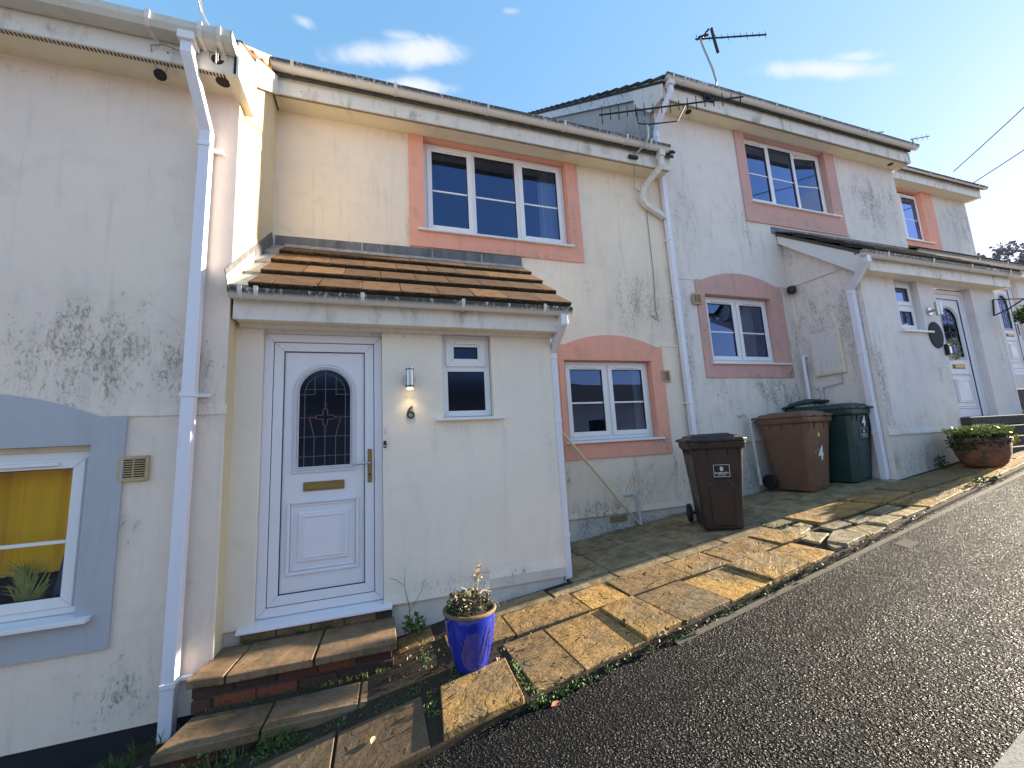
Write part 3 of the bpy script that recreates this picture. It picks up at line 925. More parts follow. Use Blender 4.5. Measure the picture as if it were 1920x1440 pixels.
def room(root, x0, x1, z0, z1, y0, depth=1.6, mat=None):
    m = MB(); a, b, c, d = x0 - 0.4, x1 + 0.4, z0 - 0.5, z1 + 0.25; y1 = y0 + depth
    m.face([(a, y1, c), (b, y1, c), (b, y1, d), (a, y1, d)])
    m.face([(a, y0, c), (a, y1, c), (a, y1, d), (a, y0, d)]); m.face([(b, y0, c), (b, y1, c), (b, y1, d), (b, y0, d)])
    m.face([(a, y0, c), (b, y0, c), (b, y1, c), (a, y1, c)]); m.face([(a, y0, d), (b, y0, d), (b, y1, d), (a, y1, d)])
    m.face([(a, y0, c), (b, y0, c), (b, y0, z0), (a, y0, z0)]); m.face([(a, y0, z1), (b, y0, z1), (b, y0, d), (a, y0, d)])
    m.face([(a, y0, z0), (x0, y0, z0), (x0, y0, z1), (a, y0, z1)]); m.face([(x1, y0, z0), (b, y0, z0), (b, y0, z1), (x1, y0, z1)])
    return part('room_lining', m, mat or M['room'], root, recalc=False)


def window(root, x0, x1, z0, z1, y, lights, sill=None, fw=0.055, glass=None, sw=0.058, open_last=0.0):
    """uPVC window filling the opening. lights: (fx0, fx1, fz0, fz1, sash, bar, vent)"""
    glass = glass or M['glass']
    w = part('window', MB().ring(x0, x1, z0, z1, fw, y, y + 0.07), M['upvc'], root, bevel=0.003)
    X0, X1, Z0, Z1 = x0 + fw, x1 - fw, z0 + fw, z1 - fw
    W, H = X1 - X0, Z1 - Z0
    mul = 0.055
    for li, (a, b, c, d, sash, bar, vent) in enumerate(lights):
        xa, xb = X0 + W * a, X0 + W * b; za, zb = Z0 + H * c, Z0 + H * d
        if a > 0:
            part('mullion', MB().box(xa - mul / 2, xa + mul / 2, y + 0.002, y + 0.068, za if c else Z0, zb), M['upvc'], w, bevel=0.003)
            xa += mul / 2
        if b < 1: xb -= mul / 2
        if c > 0:
            part('transom', MB().box(xa, xb, y + 0.002, y + 0.068, za - mul / 2, za + mul / 2), M['upvc'], w, bevel=0.003)
            za += mul / 2
        if d < 1: zb -= mul / 2
        tr = None
        if sash:
            o = 0.012
            sxa, sxb, sza, szb = xa - o, xb + o, za - o, zb + o
            mm = MB().ring(sxa, sxb, sza, szb, sw, y - 0.016, y + 0.03)
            s = part('sash', mm, M['upvc'], w, bevel=0.003)
            gx0, gx1, g0, g1 = sxa + sw, sxb - sw, sza + sw, szb - sw
            yg = y + 0.008
        else:
            gx0, gx1, g0, g1 = xa, xb, za, zb
            yg = y + 0.028; s = None
        parts = []
        sl = part('glazing_seal', MB().ring(gx0 - 0.001, gx1 + 0.001, g0 - 0.001, g1 + 0.001, 0.006, yg - 0.012, yg - 0.004), M['seal'], w)
        pn = part('pane', MB().face([(gx0, yg, g0), (gx1, yg, g0), (gx1, yg, g1), (gx0, yg, g1)]), glass, w, recalc=False)
        parts += [sl, pn]
        if bar:
            zm = g0 + (g1 - g0) * bar
            bb = part('glazing_bar', MB().box(gx0, gx1, yg - 0.006, yg + 0.006, zm - 0.010, zm + 0.010), M['upvc'], w); parts.append(bb)
        if vent:
            xm = (xa + xb) / 2; L = min(0.17, (xb - xa) * 0.3)
            zt = szb - sw * 0.5 if sash else zb + 0.02
            vv = part('trickle_vent', MB().box(xm - L, xm + L, y - 0.034, y - 0.016, zt - 0.012, zt + 0.012), M['upvc'], w, bevel=0.004); parts.append(vv)
        if open_last and li == len(lights) - 1:
            # casement hinged on its right edge and standing ajar
            piv = Vector((sxb, y, 0)) - ORG[root.name][0]
            for q in [s] + parts:
                q.matrix_local = Matrix.Translation(piv) @ Matrix.Rotation(open_last, 4, 'Z') @ Matrix.Translation(-piv)
    if sill:
        sx0, sx1, yf, st = sill
        m = MB().prism([(sx0, yf, z0 - 0.038), (sx0, yf, z0 - 0.014), (sx0, y + 0.02, z0 - 0.001), (sx0, y + 0.02, z0 - 0.038)], (sx1 - sx0, 0, 0))
        part('sill', m, M['upvc'], w, bevel=0.003)
    return w


def surround(root, x0, x1, z0, z1, hole, yf, mat, arch=0.0, sh=0.0, bottom=True, top=True, depth=0.10, name='window_surround'):
    """raised painted band round an opening; yf its front face, hole = (x0,x1,z0,z1)"""
    hx0, hx1, hz0, hz1 = hole
    yb = yf + 0.03
    m = MB()

    def flat(a, b, c, d): m.face([(a, yf, c), (b, yf, c), (b, yf, d), (a, yf, d)])
    flat(x0, hx0, z0, hz1 if (arch or top) else z1); flat(hx1, x1, z0, hz1 if (arch or top) else z1)
    if bottom: flat(hx0, hx1, z0, hz0)
    n = 20
    if arch:
        def zt(t):
            if t <= sh or t >= 1 - sh: return z1
            u = (t - sh) / (1 - 2 * sh)
            return z1 + arch * (1 - (2 * u - 1) ** 2) + 0.0
        ts = [0, sh] + [sh + (1 - 2 * sh) * k / n for k in range(1, n)] + [1 - sh, 1] if sh else [k / n for k in range(n + 1)]
        for i in range(len(ts) - 1):
            a, b = x0 + (x1 - x0) * ts[i], x0 + (x1 - x0) * ts[i + 1]
            m.face([(a, yf, hz1), (b, yf, hz1), (b, yf, zt(ts[i + 1])), (a, yf, zt(ts[i]))])
            m.face([(a, yf, zt(ts[i])), (b, yf, zt(ts[i + 1])), (b, yb, zt(ts[i + 1])), (a, yb, zt(ts[i]))])
    elif top:
        flat(x0, x1, hz1, z1)
        m.face([(x0, yf, z1), (x1, yf, z1), (x1, yb, z1), (x0, yb, z1)])
    for xx in (x0, x1): m.face([(xx, yf, z0), (xx, yb, z0), (xx, yb, z1), (xx, yf, z1)])
    m.face([(x0, yf, z0), (x1, yf, z0), (x1, yb, z0), (x0, yb, z0)])
    yr = yf + depth
    for q in (((hx0, hz0), (hx0, hz1)), ((hx1, hz1), (hx1, hz0)), ((hx0, hz1), (hx1, hz1)), ((hx1, hz0), (hx0, hz0))):
        m.face([(q[0][0], yf, q[0][1]), (q[1][0], yf, q[1][1]), (q[1][0], yr, q[1][1]), (q[0][0], yr, q[0][1])])
    return part(name, m, mat, root)


def wall_vent(root, x, z, s, y, name='wall_vent'):
    m = MB().ring(x - s / 2, x + s / 2, z - s / 2, z + s / 2, s * 0.11, y - 0.022, y)
    v = part(name, m, M['vent_tan'], root, bevel=0.002)
    part('vent_back', MB().box(x - s / 2 + .01, x + s / 2 - .01, y - 0.004, y - 0.001, z - s / 2 + .01, z + s / 2 - .01), M['vent_dark'], v)
    n = 9
    for k in range(n):
        zz = z - s * 0.37 + s * 0.74 * k / (n - 1)
        part('louvre', MB().prism([(x - s * .39, y - 0.019, zz - s * .012), (x - s * .39, y - 0.019, zz + s * .022), (x - s * .39, y - 0.006, zz + s * .04), (x - s * .39, y - 0.006, zz)], (s * .78, 0, 0)), M['vent_tan'], v)
    part('vent_rib', MB().box(x - s * .018, x + s * .018, y - 0.021, y - 0.005, z - s * .39, z + s * .39), M['vent_tan'], v)
    return v


def door(root, x0, x1, z0, z1, y, mirror=False):
    """white uPVC front door: frame, leaf with arched leaded glass, letterbox and raised panel"""
    d = part('front_door', MB().ring(x0, x1, z0, z1, 0.062, y, y + 0.07), M['door_white'], root, bevel=0.004)
    lx0, lx1, lz0, lz1 = x0 + 0.064, x1 - 0.064, z0 + 0.064, z1 - 0.064
    part('door_seal', MB().ring(lx0 - 0.006, lx1 + 0.006, lz0 - 0.006, lz1 + 0.006, 0.012, y + 0.014, y + 0.03), M['seal'], d)
    part('leaf_frame', MB().ring(lx0 + .003, lx1 - .003, lz0 + .003, lz1 - .003, 0.068, y + 0.006, y + 0.05), M['door_white'], d, bevel=0.003)
    px0, px1, pz0, pz1 = lx0 + 0.074, lx1 - 0.074, lz0 + 0.074, lz1 - 0.074
    part('panel_seal', MB().ring(px0 - 0.004, px1 + 0.004, pz0 - 0.004, pz1 + 0.004, 0.007, y + 0.014, y + 0.03), M['seal'], d)
    cx = (px0 + px1) / 2; W = px1 - px0; hw = W * 0.315
    gz0 = pz0 + (pz1 - pz0) * 0.50; gtop = pz0 + (pz1 - pz0) * 0.92; zs = gtop - hw
    # flat panel with an arched hole
    n = 20; m = MB(); yp = y + 0.024
    arc = [(cx - hw * math.cos(math.pi * k / n), zs + hw * math.sin(math.pi * k / n)) for k in range(n + 1)]
    m.face([(px0, yp, pz0), (px1, yp, pz0), (px1, yp, gz0), (px0, yp, gz0)])
    m.face([(px0, yp, gz0), (cx - hw, yp, gz0), (cx - hw, yp, zs), (px0, yp, zs)]); m.face([(cx + hw, yp, gz0), (px1, yp, gz0), (px1, yp, zs), (cx + hw, yp, zs)])
    m.face([(px0, yp, zs), (cx - hw, yp, zs), (cx - hw, yp, pz1), (px0, yp, pz1)][:4]); m.face([(cx + hw, yp, zs), (px1, yp, zs), (px1, yp, pz1), (cx + hw, yp, pz1)])
    for k in range(n):
        (a, b), (c, e) = arc[k], arc[k + 1]
        m.face([(a, yp, b), (c, yp, e), (c, yp, pz1), (a, yp, pz1)])
    part('door_panel', m, M['door_white'], d, recalc=False)
    # moulding round the arch: three nested ridges
    for (o1, o2, hgt) in ((0.0, 0.012, 0.016), (0.014, 0.030, 0.022), (0.036, 0.052, 0.012)):
        def loop(o):
            pts = [(cx - hw - o, gz0 - o)] + [(cx - (hw + o) * math.cos(math.pi * k / n), zs + (hw + o) * math.sin(math.pi * k / n)) for k in range(n + 1)] + [(cx + hw + o, gz0 - o)]
            return pts
        A, B = loop(o1), loop(o2); mm = MB(); L = len(A)
        for i in range(L):
            j = (i + 1) % L
            mid = [((A[i][0] + B[i][0]) / 2, (A[i][1] + B[i][1]) / 2), ((A[j][0] + B[j][0]) / 2, (A[j][1] + B[j][1]) / 2)]
            mm.face([(A[i][0], yp, A[i][1]), (A[j][0], yp, A[j][1]), (mid[1][0], yp - hgt, mid[1][1]), (mid[0][0], yp - hgt, mid[0][1])])
            mm.face([(mid[0][0], yp - hgt, mid[0][1]), (mid[1][0], yp - hgt, mid[1][1]), (B[j][0], yp, B[j][1]), (B[i][0], yp, B[i][1])])
        part('glass_moulding', mm, M['door_white'], d, smooth=True)
    yg = yp + 0.012
    part('door_glass', MB().face([(cx - hw, yg, gz0)] + [(cx + hw, yg, gz0)] + [(a, yg, b) for a, b in reversed(arc)]), M['glass_dark'], d, recalc=False)
    # lead came grid, and the central flower of drops
    cm = MB(); yc = yg - 0.004; t = 0.0028

    def bar(xa, za, xb, zb): cm.tube([(xa, yc, za), (xb, yc, zb)], t, 5)
    hgt = gtop - gz0; zc = gz0 + hgt * 0.50
    ix = hw * 0.80
    inn = [(cx - ix * math.cos(math.pi * k / n), zs + ix * math.sin(math.pi * k / n)) for k in range(n + 1)]
    for k in range(n): bar(*inn[k], *inn[k + 1])
    bar(cx - ix, gz0, cx - ix, zs); bar(cx + ix, gz0, cx + ix, zs)
    for f in (0.10, 0.30): bar(cx - hw, gz0 + hgt * f, cx + hw, gz0 + hgt * f)
    bar(cx - hw, zc + 0.0, cx - 0.07, zc); bar(cx + 0.07, zc, cx + hw, zc)
    bar(cx, gz0, cx, zc - 0.075); bar(cx, zc + 0.075, cx, gtop)
    for xx in (-0.42, 0.42):
        bar(cx + hw * xx, gz0, cx + hw * xx, gz0 + hgt * 0.30); bar(cx + hw * xx, zc + hgt * 0.24, cx + hw * xx, zs + hw * 0.68)
    for sx in (-1, 1):
        bar(cx + sx * hw, zc + hgt * 0.24, cx + sx * hw * 0.42, zc + hgt * 0.24)
        bar(cx + sx * hw * 0.42, gz0 + hgt * 0.30, cx + sx * hw * 0.62, zc)
    bar(cx - ix, zs + 0.03, cx + ix, zs + 0.03)
    # pinched diamond
    pts = []
    for k in range(33):
        th = 2 * math.pi * k / 32
        rr = 0.022 + 0.05 * abs(math.cos(2 * th)) ** 2.2
        pts.append((cx + rr * math.cos(th), zc + rr * math.sin(th)))
    for k in range(32): bar(*pts[k], *pts[k + 1])
    part('lead_came', cm, M['came'], d)
    dm = MB()
    for (ax, az) in ((0, 1), (0, -1), (1, 0), (-1, 0)):
        q = []
        for k in range(12):
            th = 2 * math.pi * k / 12
            u = 0.105 + 0.034 * math.cos(th); v = 0.016 * math.sin(th) * (1 - 0.45 * math.cos(th))
            q.append((cx + ax * u + az * v, yc - 0.002, zc + az * u + ax * v))
        dm.prism(q, (0, 0.004, 0))
    part('glass_drop', dm, M['ruby'], d)
    # letterbox
    lz = gz0 - 0.150
    lb = part('letterbox', MB().box(cx - 0.145, cx + 0.145, yp - 0.012, yp, lz - 0.034, lz + 0.034), M['brass'], d, bevel=0.004)
    part('letter_flap', MB().box(cx - 0.125, cx + 0.125, yp - 0.020, yp - 0.012, lz - 0.022, lz + 0.022), M['brass'], d, bevel=0.004)
    # lower raised panel
    bz1 = lz - 0.10; bz0 = pz0 + 0.12
    part('panel_moulding', MB().ring(cx - W * 0.43, cx + W * 0.43, bz0, bz1, 0.022, yp - 0.016, yp), M['door_white'], d, bevel=0.005)
    part('panel_moulding', MB().ring(cx - W * 0.43 + .03, cx + W * 0.43 - .03, bz0 + .03, bz1 - .03, 0.012, yp - 0.009, yp), M['door_white'], d, bevel=0.003)
    part('raised_panel', MB().box(cx - W * 0.30, cx + W * 0.30, yp - 0.014, yp, bz0 + 0.085, bz1 - 0.085), M['door_white'], d, bevel=0.012)
    part('raised_panel', MB().ring(cx - W * 0.30 + .028, cx + W * 0.30 - .028, bz0 + 0.113, bz1 - 0.113, 0.012, yp - 0.022, yp - 0.013), M['door_white'], d, bevel=0.003)
    # handle
    hx = lx0 + 0.034 if mirror else lx1 - 0.034; s = 1 if mirror else -1
    hz = z0 + (z1 - z0) * 0.49
    hp = part('handle_plate', MB().box(hx - 0.016, hx + 0.016, y - 0.008, y + 0.006, hz - 0.13, hz + 0.13), M['brass'], d, bevel=0.005)
    part('door_handle', MB().tube([(hx, y - 0.004, hz + 0.02), (hx, y - 0.045, hz + 0.02), (hx + s * 0.02, y - 0.05, hz + 0.02), (hx + s * 0.125, y - 0.05, hz + 0.014)], 0.008, 8), M['steel'], d, smooth=True)
    part('lock_cylinder', MB().tube([(hx, y - 0.012, hz - 0.07), (hx, y - 0.004, hz - 0.07)], 0.009, 10), M['dark_metal'], d)
    return d


def lean_roof(root, x0, x1, yt, zt, yb, zb, rows, tw, mat, name='porch_roof', th=0.034, closed_right=True):
    """lean-to roof plane of individually laid tiles; top (yt,zt) to bottom (yb,zb)"""
    dy, dz = yb - yt, zb - zt; L = math.hypot(dy, dz); uy, uz = dy / L, dz / L; ny, nz = uz, -uy
    if nz < 0: ny, nz = -ny, -nz
    under = MB().prism([(x0, yt, zt), (x0, yb, zb), (x0, yb - ny * 0.04, zb - nz * 0.04), (x0, yt - ny * 0.04, zt - nz * 0.04)], (x1 - x0, 0, 0))
    r = part(name, under, M['mortar'], root)
    g = L / rows
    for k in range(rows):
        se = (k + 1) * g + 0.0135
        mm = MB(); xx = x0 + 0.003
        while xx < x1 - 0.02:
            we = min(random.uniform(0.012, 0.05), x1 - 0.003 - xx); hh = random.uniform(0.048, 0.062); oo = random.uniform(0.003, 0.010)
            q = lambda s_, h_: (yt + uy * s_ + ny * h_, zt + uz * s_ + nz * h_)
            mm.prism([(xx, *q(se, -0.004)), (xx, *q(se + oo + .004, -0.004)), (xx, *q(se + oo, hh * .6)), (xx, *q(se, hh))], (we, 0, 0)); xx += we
        part('moss_shade', mm, M['moss_shade'], r, kind='stuff', merge=False)  # lumpy black strips: moss, with the shade of the tile butts put into the colour
        s0, s1 = k * g - (0.0 if k == 0 else 0.05), (k + 1) * g + 0.012
        x = x0 - (tw * 0.5 if k % 2 else 0)
        while x < x1 - 0.02:
            xa, xb = max(x, x0) + 0.0015, min(x + tw, x1) - 0.0015
            x += tw
            if xb - xa < 0.03: continue
            j = random.uniform(-0.003, 0.003); t0 = 0.004; t1 = 0.064 + random.uniform(-0.002, 0.002)
            P = lambda s, h: (yt + uy * s + ny * h, zt + uz * s + nz * h)
            a, b, c, d = P(s0, t0 + 0.002), P(s1 + j, t1 - th + 0.004), P(s1 + j, t1 + 0.002), P(s0, t0 + th * 0.6)
            m = MB().prism([(xa, *a), (xa, *b), (xa, *c), (xa, *d)], (xb - xa, 0, 0))
            part('roof_tile', m, mat, r, bevel=0.003)
    return r


def main_roof(root, x0, x1, ye, ze, yr, slope, mat, verge_left=0, verge_right=0, eaves=True, tw=0.3, vs=0.0, vw=0.3):
    """pitched roof: front slope slab, back slope, eaves row tiles; optional verge tiles"""
    zr = ze + (yr - ye) * slope
    th = 0.05
    m = MB()
    prof = [(ye, ze), (yr, zr), (yr + 4.6, zr - 4.6 * slope), (yr + 4.6, zr - 4.6 * slope - th), (yr, zr - th), (ye, ze - th)]
    m.sweep_x(prof, x0, x1)
    r = part('roof', m, mat, root)
    nrm_ = math.hypot(1, slope); uy, uz = 1 / nrm_, slope / nrm_; ny, nz = -uz, uy
    if eaves:
        x = x0
        while x < x1 - 0.05:
            xb = min(x + tw, x1)
            lift = random.uniform(0, 0.006)
            P = lambda s, h: (ye - uy * 0.03 + uy * s + ny * h, ze - uz * 0.03 + uz * s + nz * h)
            a, b, c, d = P(0, 0.012 + lift), P(0.36, 0.002), P(0.36, 0.022), P(0, 0.040 + lift)
            # rolled profile: two humps per tile
            w = (xb - x) / 6
            mm = MB()
            hs = [0, 0.012, 0, 0, 0.012, 0, 0]
            for q in range(6):
                xa_, xb_ = x + q * w + (0.001 if q == 0 else 0), x + (q + 1) * w - (0.001 if q == 5 else 0)
                mm.hexa([(xa_, *a), (xb_, *a), (xb_, *b), (xa_, *b)],
                        [(xa_, d[0] + ny * hs[q], d[1] + nz * hs[q]), (xb_, d[0] + ny * hs[q + 1], d[1] + nz * hs[q + 1]), (xb_, c[0] + ny * hs[q + 1], c[1] + nz * hs[q + 1]), (xa_, c[0] + ny * hs[q], c[1] + nz * hs[q])])
            part('roof_tile', mm, mat, r)
            x = xb
    for (xe, sgn, on) in ((x0, 1, verge_left), (x1, -1, verge_right)):
        if not on: continue
        s = vs; Lr = math.hypot(yr - ye, zr - ze)
        while s < Lr - 0.05:
            P = lambda q, h: (ye + uy * q + ny * h, ze + uz * q + nz * h)
            e = min(s + 0.335, Lr)
            a, b, c, d = P(s - 0.02, 0.015), P(e, 0.004), P(e, 0.035), P(s - 0.02, 0.065)
            xa, xb = (xe - 0.012 * sgn, xe + vw * sgn)
            mm = MB().prism([(xa, *a), (xa, *b), (xa, *c), (xa, *d)], (xb - xa, 0, 0))
            part('verge_tile', mm, on, r, bevel=0.006)
            s = e
    return r


def soffit_fascia(root, x0, x1, yw, zs, yf, fh, vent=True, mat=None, smat=None):
    """flat soffit from wall yw to fascia yf at height zs, fascia fh tall"""
    part('soffit', MB().box(x0, x1, yf + 0.018, yw + 0.05, zs, zs + 0.012), smat or M['soffit'], root)
    f = part('fascia', MB().box(x0, x1, yf, yf + 0.018, zs - 0.022, zs + fh + 0.085), mat or M['fascia'], root, bevel=0.003)
    if vent:
        m = MB(); x = x0 + 0.02
        vy0, vy1 = yf + 0.035, yf + 0.065
        part('soffit_vent', MB().box(x0 + .01, x1 - .01, vy0, vy1, zs - 0.003, zs - 0.0005), M['grille'], root)
        while x < x1 - 0.03:
            m.box(x, x + 0.007, vy0, vy1, zs - 0.0065, zs - 0.0032); x += 0.021
        part('vent_slat', m, M['soffit'], root, kind='stuff')
    n = int((x1 - x0) / 1.2) + 1
    for k in range(n):
        xx = x0 + 0.25 + k * 1.2
        if xx < x1: part('fixing_nail', MB().tube([(xx, yf - 0.003, zs + fh * 0.35), (xx, yf, zs + fh * 0.35)], 0.006, 8), M['grille'], f)
    return f


def bead(root, x0, x1, y, z, mat, name='render_bead'):
    """bellcast render bead: the render above the line stands a little proud"""
    m = MB().sweep_x([(y, z + 0.07), (y - 0.009, z + 0.004), (y - 0.009, z - 0.004), (y, z - 0.006)], x0, x1)
    return part(name, m, mat, root)


# ------------------------------------------------------------------ house number 6 (middle, with porch at its left)
H6 = thing('terraced_house', 'cream house with salmon window bands, brown tiled porch and white door numbered 6', 'house', (1.5, Y6, -1.3))
UP6 = (0.545, 2.40, 2.455, 3.66)
LO6 = (2.17, 3.43, -0.032, 0.985)
m = MB().wall_y(X86, X64, -0.885, 3.67, Y6, [UP6, LO6], 0.10, reveal=False)
m.face([(X86, YP + .3, -1.6), (X86, YP + .3, -1.6), (X86, YP + .3, -1.6)]) if False else None
part('wall', m, M['wall6'], H6)
part('plinth', MB().wall_y(1.5, X64, -1.6, -0.885, Y6 + 0.018), M['plinth'], H6)
part('render_bead', MB().sweep_x([(Y6, -0.82), (Y6 - 0.009, -0.880), (Y6 - 0.009, -0.89), (Y6 + .02, -0.894)], 1.57, X64 - .001), M['wall6'], H6)
bead(H6, 3.63, X64 - .03, Y6, 1.19, M['wall6'])
surround(H6, 0.375, 2.57, 2.27, 3.669, UP6, Y6 - 0.02, M['salmon'], top=False, depth=0.12)
surround(H6, 2.10, 3.62, -0.22, 1.175, LO6, Y6 - 0.02, M['salmon'], arch=0.14, sh=0.06, depth=0.12)
L3 = [(0, 0.318, 0, 1, True, 0.47, True), (0.318, 0.654, 0, 1, False, 0.48, False), (0.654, 1, 0, 1, True, 0.47, True)]
wu = window(H6, UP6[0] + .005, UP6[1] - .005, UP6[2] + .04, UP6[3] - .005, Y6 + 0.075, L3, (0.46, 2.43, Y6 - 0.06, 0))
wl_ = window(H6, LO6[0] + .005, LO6[1] - .005, LO6[2] + .035, LO6[3] - .005, Y6 + 0.075, [(0, 0.5, 0, 1, True, 0.46, True), (0.5, 1, 0, 1, True, 0.46, True)], (2.12, 3.50, Y6 - 0.06, 0))
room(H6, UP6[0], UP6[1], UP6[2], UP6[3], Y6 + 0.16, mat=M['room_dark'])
room(H6, LO6[0], LO6[1], LO6[2], LO6[3], Y6 + 0.16)
# curtains behind the right light, furniture behind the lower window


def curtain(root, x0, x1, z0, z1, y, folds, mat, amp=0.02):
    m = MB(); n = folds * 8
    pts = [(x0 + (x1 - x0) * k / n, y + amp * math.sin(k * math.pi / 4 + 0.6 * math.sin(k * 0.37))) for k in range(n + 1)]
    for (a, b), (c, d) in zip(pts, pts[1:]): m.face([(a, b, z0), (c, d, z0), (c, d, z1), (a, b, z1)])
    return part('curtain', m, mat, root, smooth=True, recalc=False)


curtain(H6, 2.10, 2.36, 2.45, 3.66, Y6 + 0.24, 5, M['net'])
curtain(H6, 3.28, 3.42, 0.0, 0.98, Y6 + 0.22, 3, M['net'])
part('window_ledge', MB().box(2.2, 3.42, Y6 + 0.17, Y6 + 0.42, -0.02, 0.0), M['upvc'], H6)
fan = MB(); fan.lathe([(0.03, 0), (0.08, 0.01), (0.10, 0.07), (0.085, 0.13), (0.03, 0.16)], (2.78, Y6 + 0.34, 0.001), 12)
fan.tube([(2.78, Y6 + .3, .13), (2.84, Y6 + .26, .22)], 0.012, 6)
part('ledge_ornament', fan, M['black_plastic'], H6)
soffit_fascia(H6, X86 + 0.02, X64 - 0.05, Y6, 3.67, 4.14, 0.135)
gutter(H6, X86 + 0.01, X64 - 0.14, 4.135, 3.925, (-0.78, 0.22, 1.26, 2.25, 3.15, 3.52), r=0.066)
main_roof(H6, X86 + 0.01, X64 - 0.02, 4.10, 3.862, 9.0, 0.757, M['tile_dark'])
# eaves corner outlet and the offset pipe running to the neighbour's stack
og = MB().box(3.665, 3.745, 4.02, 4.135, 3.76, 3.842)
part('gutter_outlet', og, M['upvc_dirty'], H6, bevel=0.004)
downpipe(H6, [(3.705, 4.075, 3.80), (3.705, 4.075, 3.64), (3.54, 4.28, 3.43), (3.535, 4.33, 3.28), (3.60, 4.34, 3.20), (3.89, 4.34, 3.06)], 0.068, (0, 1, 0), name='offset_pipe', mat=M['upvc_dirty'])
# porch
DR = (-0.812, 0.052, -1.135, 0.985)
PW = (0.545, 0.985, 0.245, 0.995)
m = MB().wall_y(X86, 1.57, -1.15, 1.02, YP, [DR, PW], 0.10)
m.face([(1.57, YP, -1.7), (1.57, Y6, -1.7), (1.57, Y6, 1.9), (1.57, YP, 1.02)])
part('porch_wall', m, M['porch6'], H6)
m = MB().wall_y(X86, 1.56, -1.75, -1.15, YP + 0.02)
m.face([(1.56, YP + .02, -1.7), (1.56, YP + .3, -1.7), (1.56, YP + .3, -1.0), (1.56, YP + .02, -1.0)])
part('porch_plinth', m, M['plinth'], H6)
part('render_bead', MB().sweep_x([(YP, -1.08), (YP - 0.009, -1.147), (YP - 0.009, -1.155), (YP + 0.02, -1.158)], 0.055, 0.88), M['porch6'], H6)
part('render_patch', MB().box(0.88, 1.565, YP - 0.004, YP + 0.02, -1.16, -1.085), M['plinth'], H6)
part('render_bead', MB().sweep_x([(YP, -1.0), (YP - 0.009, -1.077), (YP - 0.009, -1.085), (YP + 0.0, -1.088)], 0.88, 1.572), M['porch6'], H6)
part('corner_strip', MB().box(1.564, 1.574, YP - 0.003, YP + 0.012, -1.06, 1.0), M['upvc_dirty'], H6)
door(H6, -0.811, 0.051, -1.12, 0.955, YP + 0.055)
part('door_head_trim', MB().box(-0.812, 0.052, YP + 0.045, YP + 0.10, 0.956, 0.985), M['upvc_dirty'], H6)
part('door_sill', MB().prism([(-0.90, YP - 0.06, -1.165), (-0.90, YP - 0.06, -1.148), (-0.90, YP + 0.08, -1.121), (-0.90, YP + 0.08, -1.165)], (1.01, 0, 0)), M['door_white'], H6, bevel=0.002)
part('doorbell', MB().box(0.058, 0.080, YP - 0.016, YP, 0.03, 0.085), M['black_plastic'], H6, bevel=0.004)
part('bell_button', MB().tube([(0.069, YP - 0.017, 0.045), (0.069, YP - 0.021, 0.045)], 0.006, 10), M['white_print'], H6)
window(H6, PW[0] + .004, PW[1] - .004, PW[2] + .02, PW[3] - .004, YP + 0.06,
       [(0, 1, 0, 0.60, False, 0, False), (0, 1, 0.60, 1, True, 0, True)], (0.475, 1.075, YP - 0.05, 0), fw=0.05, glass=M['glass_dark'], sw=0.07)
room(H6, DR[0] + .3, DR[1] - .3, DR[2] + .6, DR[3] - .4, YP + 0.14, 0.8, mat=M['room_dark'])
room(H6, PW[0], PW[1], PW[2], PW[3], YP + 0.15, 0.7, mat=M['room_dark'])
# porch eaves
part('porch_fascia', MB().box(X86 + 0.015, 1.62, YP - 0.17, YP - 0.15, 0.995, 1.185), M['fascia'], H6, bevel=0.004)
part('porch_soffit', MB().box(X86 + 0.02, 1.60, YP - 0.15, YP - 0.002, 1.004, 1.014), M['soffit'], H6)
part('porch_trim', MB().box(X86 + 0.03, 1.60, YP - 0.05, YP - 0.004, 0.975, 1.003), M['upvc_dirty'], H6)
part('fascia_end_cap', MB().prism([(1.6, YP - 0.172, 0.99), (1.6, YP - 0.172, 1.13), (1.6, YP + 0.05, 1.28), (1.6, YP + 0.05, 0.99)], (0.022, 0, 0)), M['fascia'], H6)
gutter(H6, X86 + 0.012, 1.685, YP - 0.172, 1.195, (-0.90, -0.80, -0.09, 0.69, 1.42), r=0.058)
RT = (Y6 - 0.0, 2.13); RB = (YP - 0.235, 1.215)
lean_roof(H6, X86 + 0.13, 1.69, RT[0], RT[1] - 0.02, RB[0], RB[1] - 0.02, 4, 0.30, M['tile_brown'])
# right hand cheek under the verge
m = MB().prism([(1.56, YP - 0.14, 1.10), (1.56, Y6, 2.06), (1.56, Y6, 1.0), (1.56, YP - 0.14, 1.0)], (0.012, 0, 0))
part('porch_gable', m, M['porch6'], H6)
part('verge_board', MB().prism([(1.655, RB[0], RB[1] - 0.03), (1.655, RT[0], RT[1] - 0.03), (1.655, RT[0], RT[1] - 0.15), (1.655, RB[0], RB[1] - 0.15)], (0.016, 0, 0)), M['fascia'], H6)
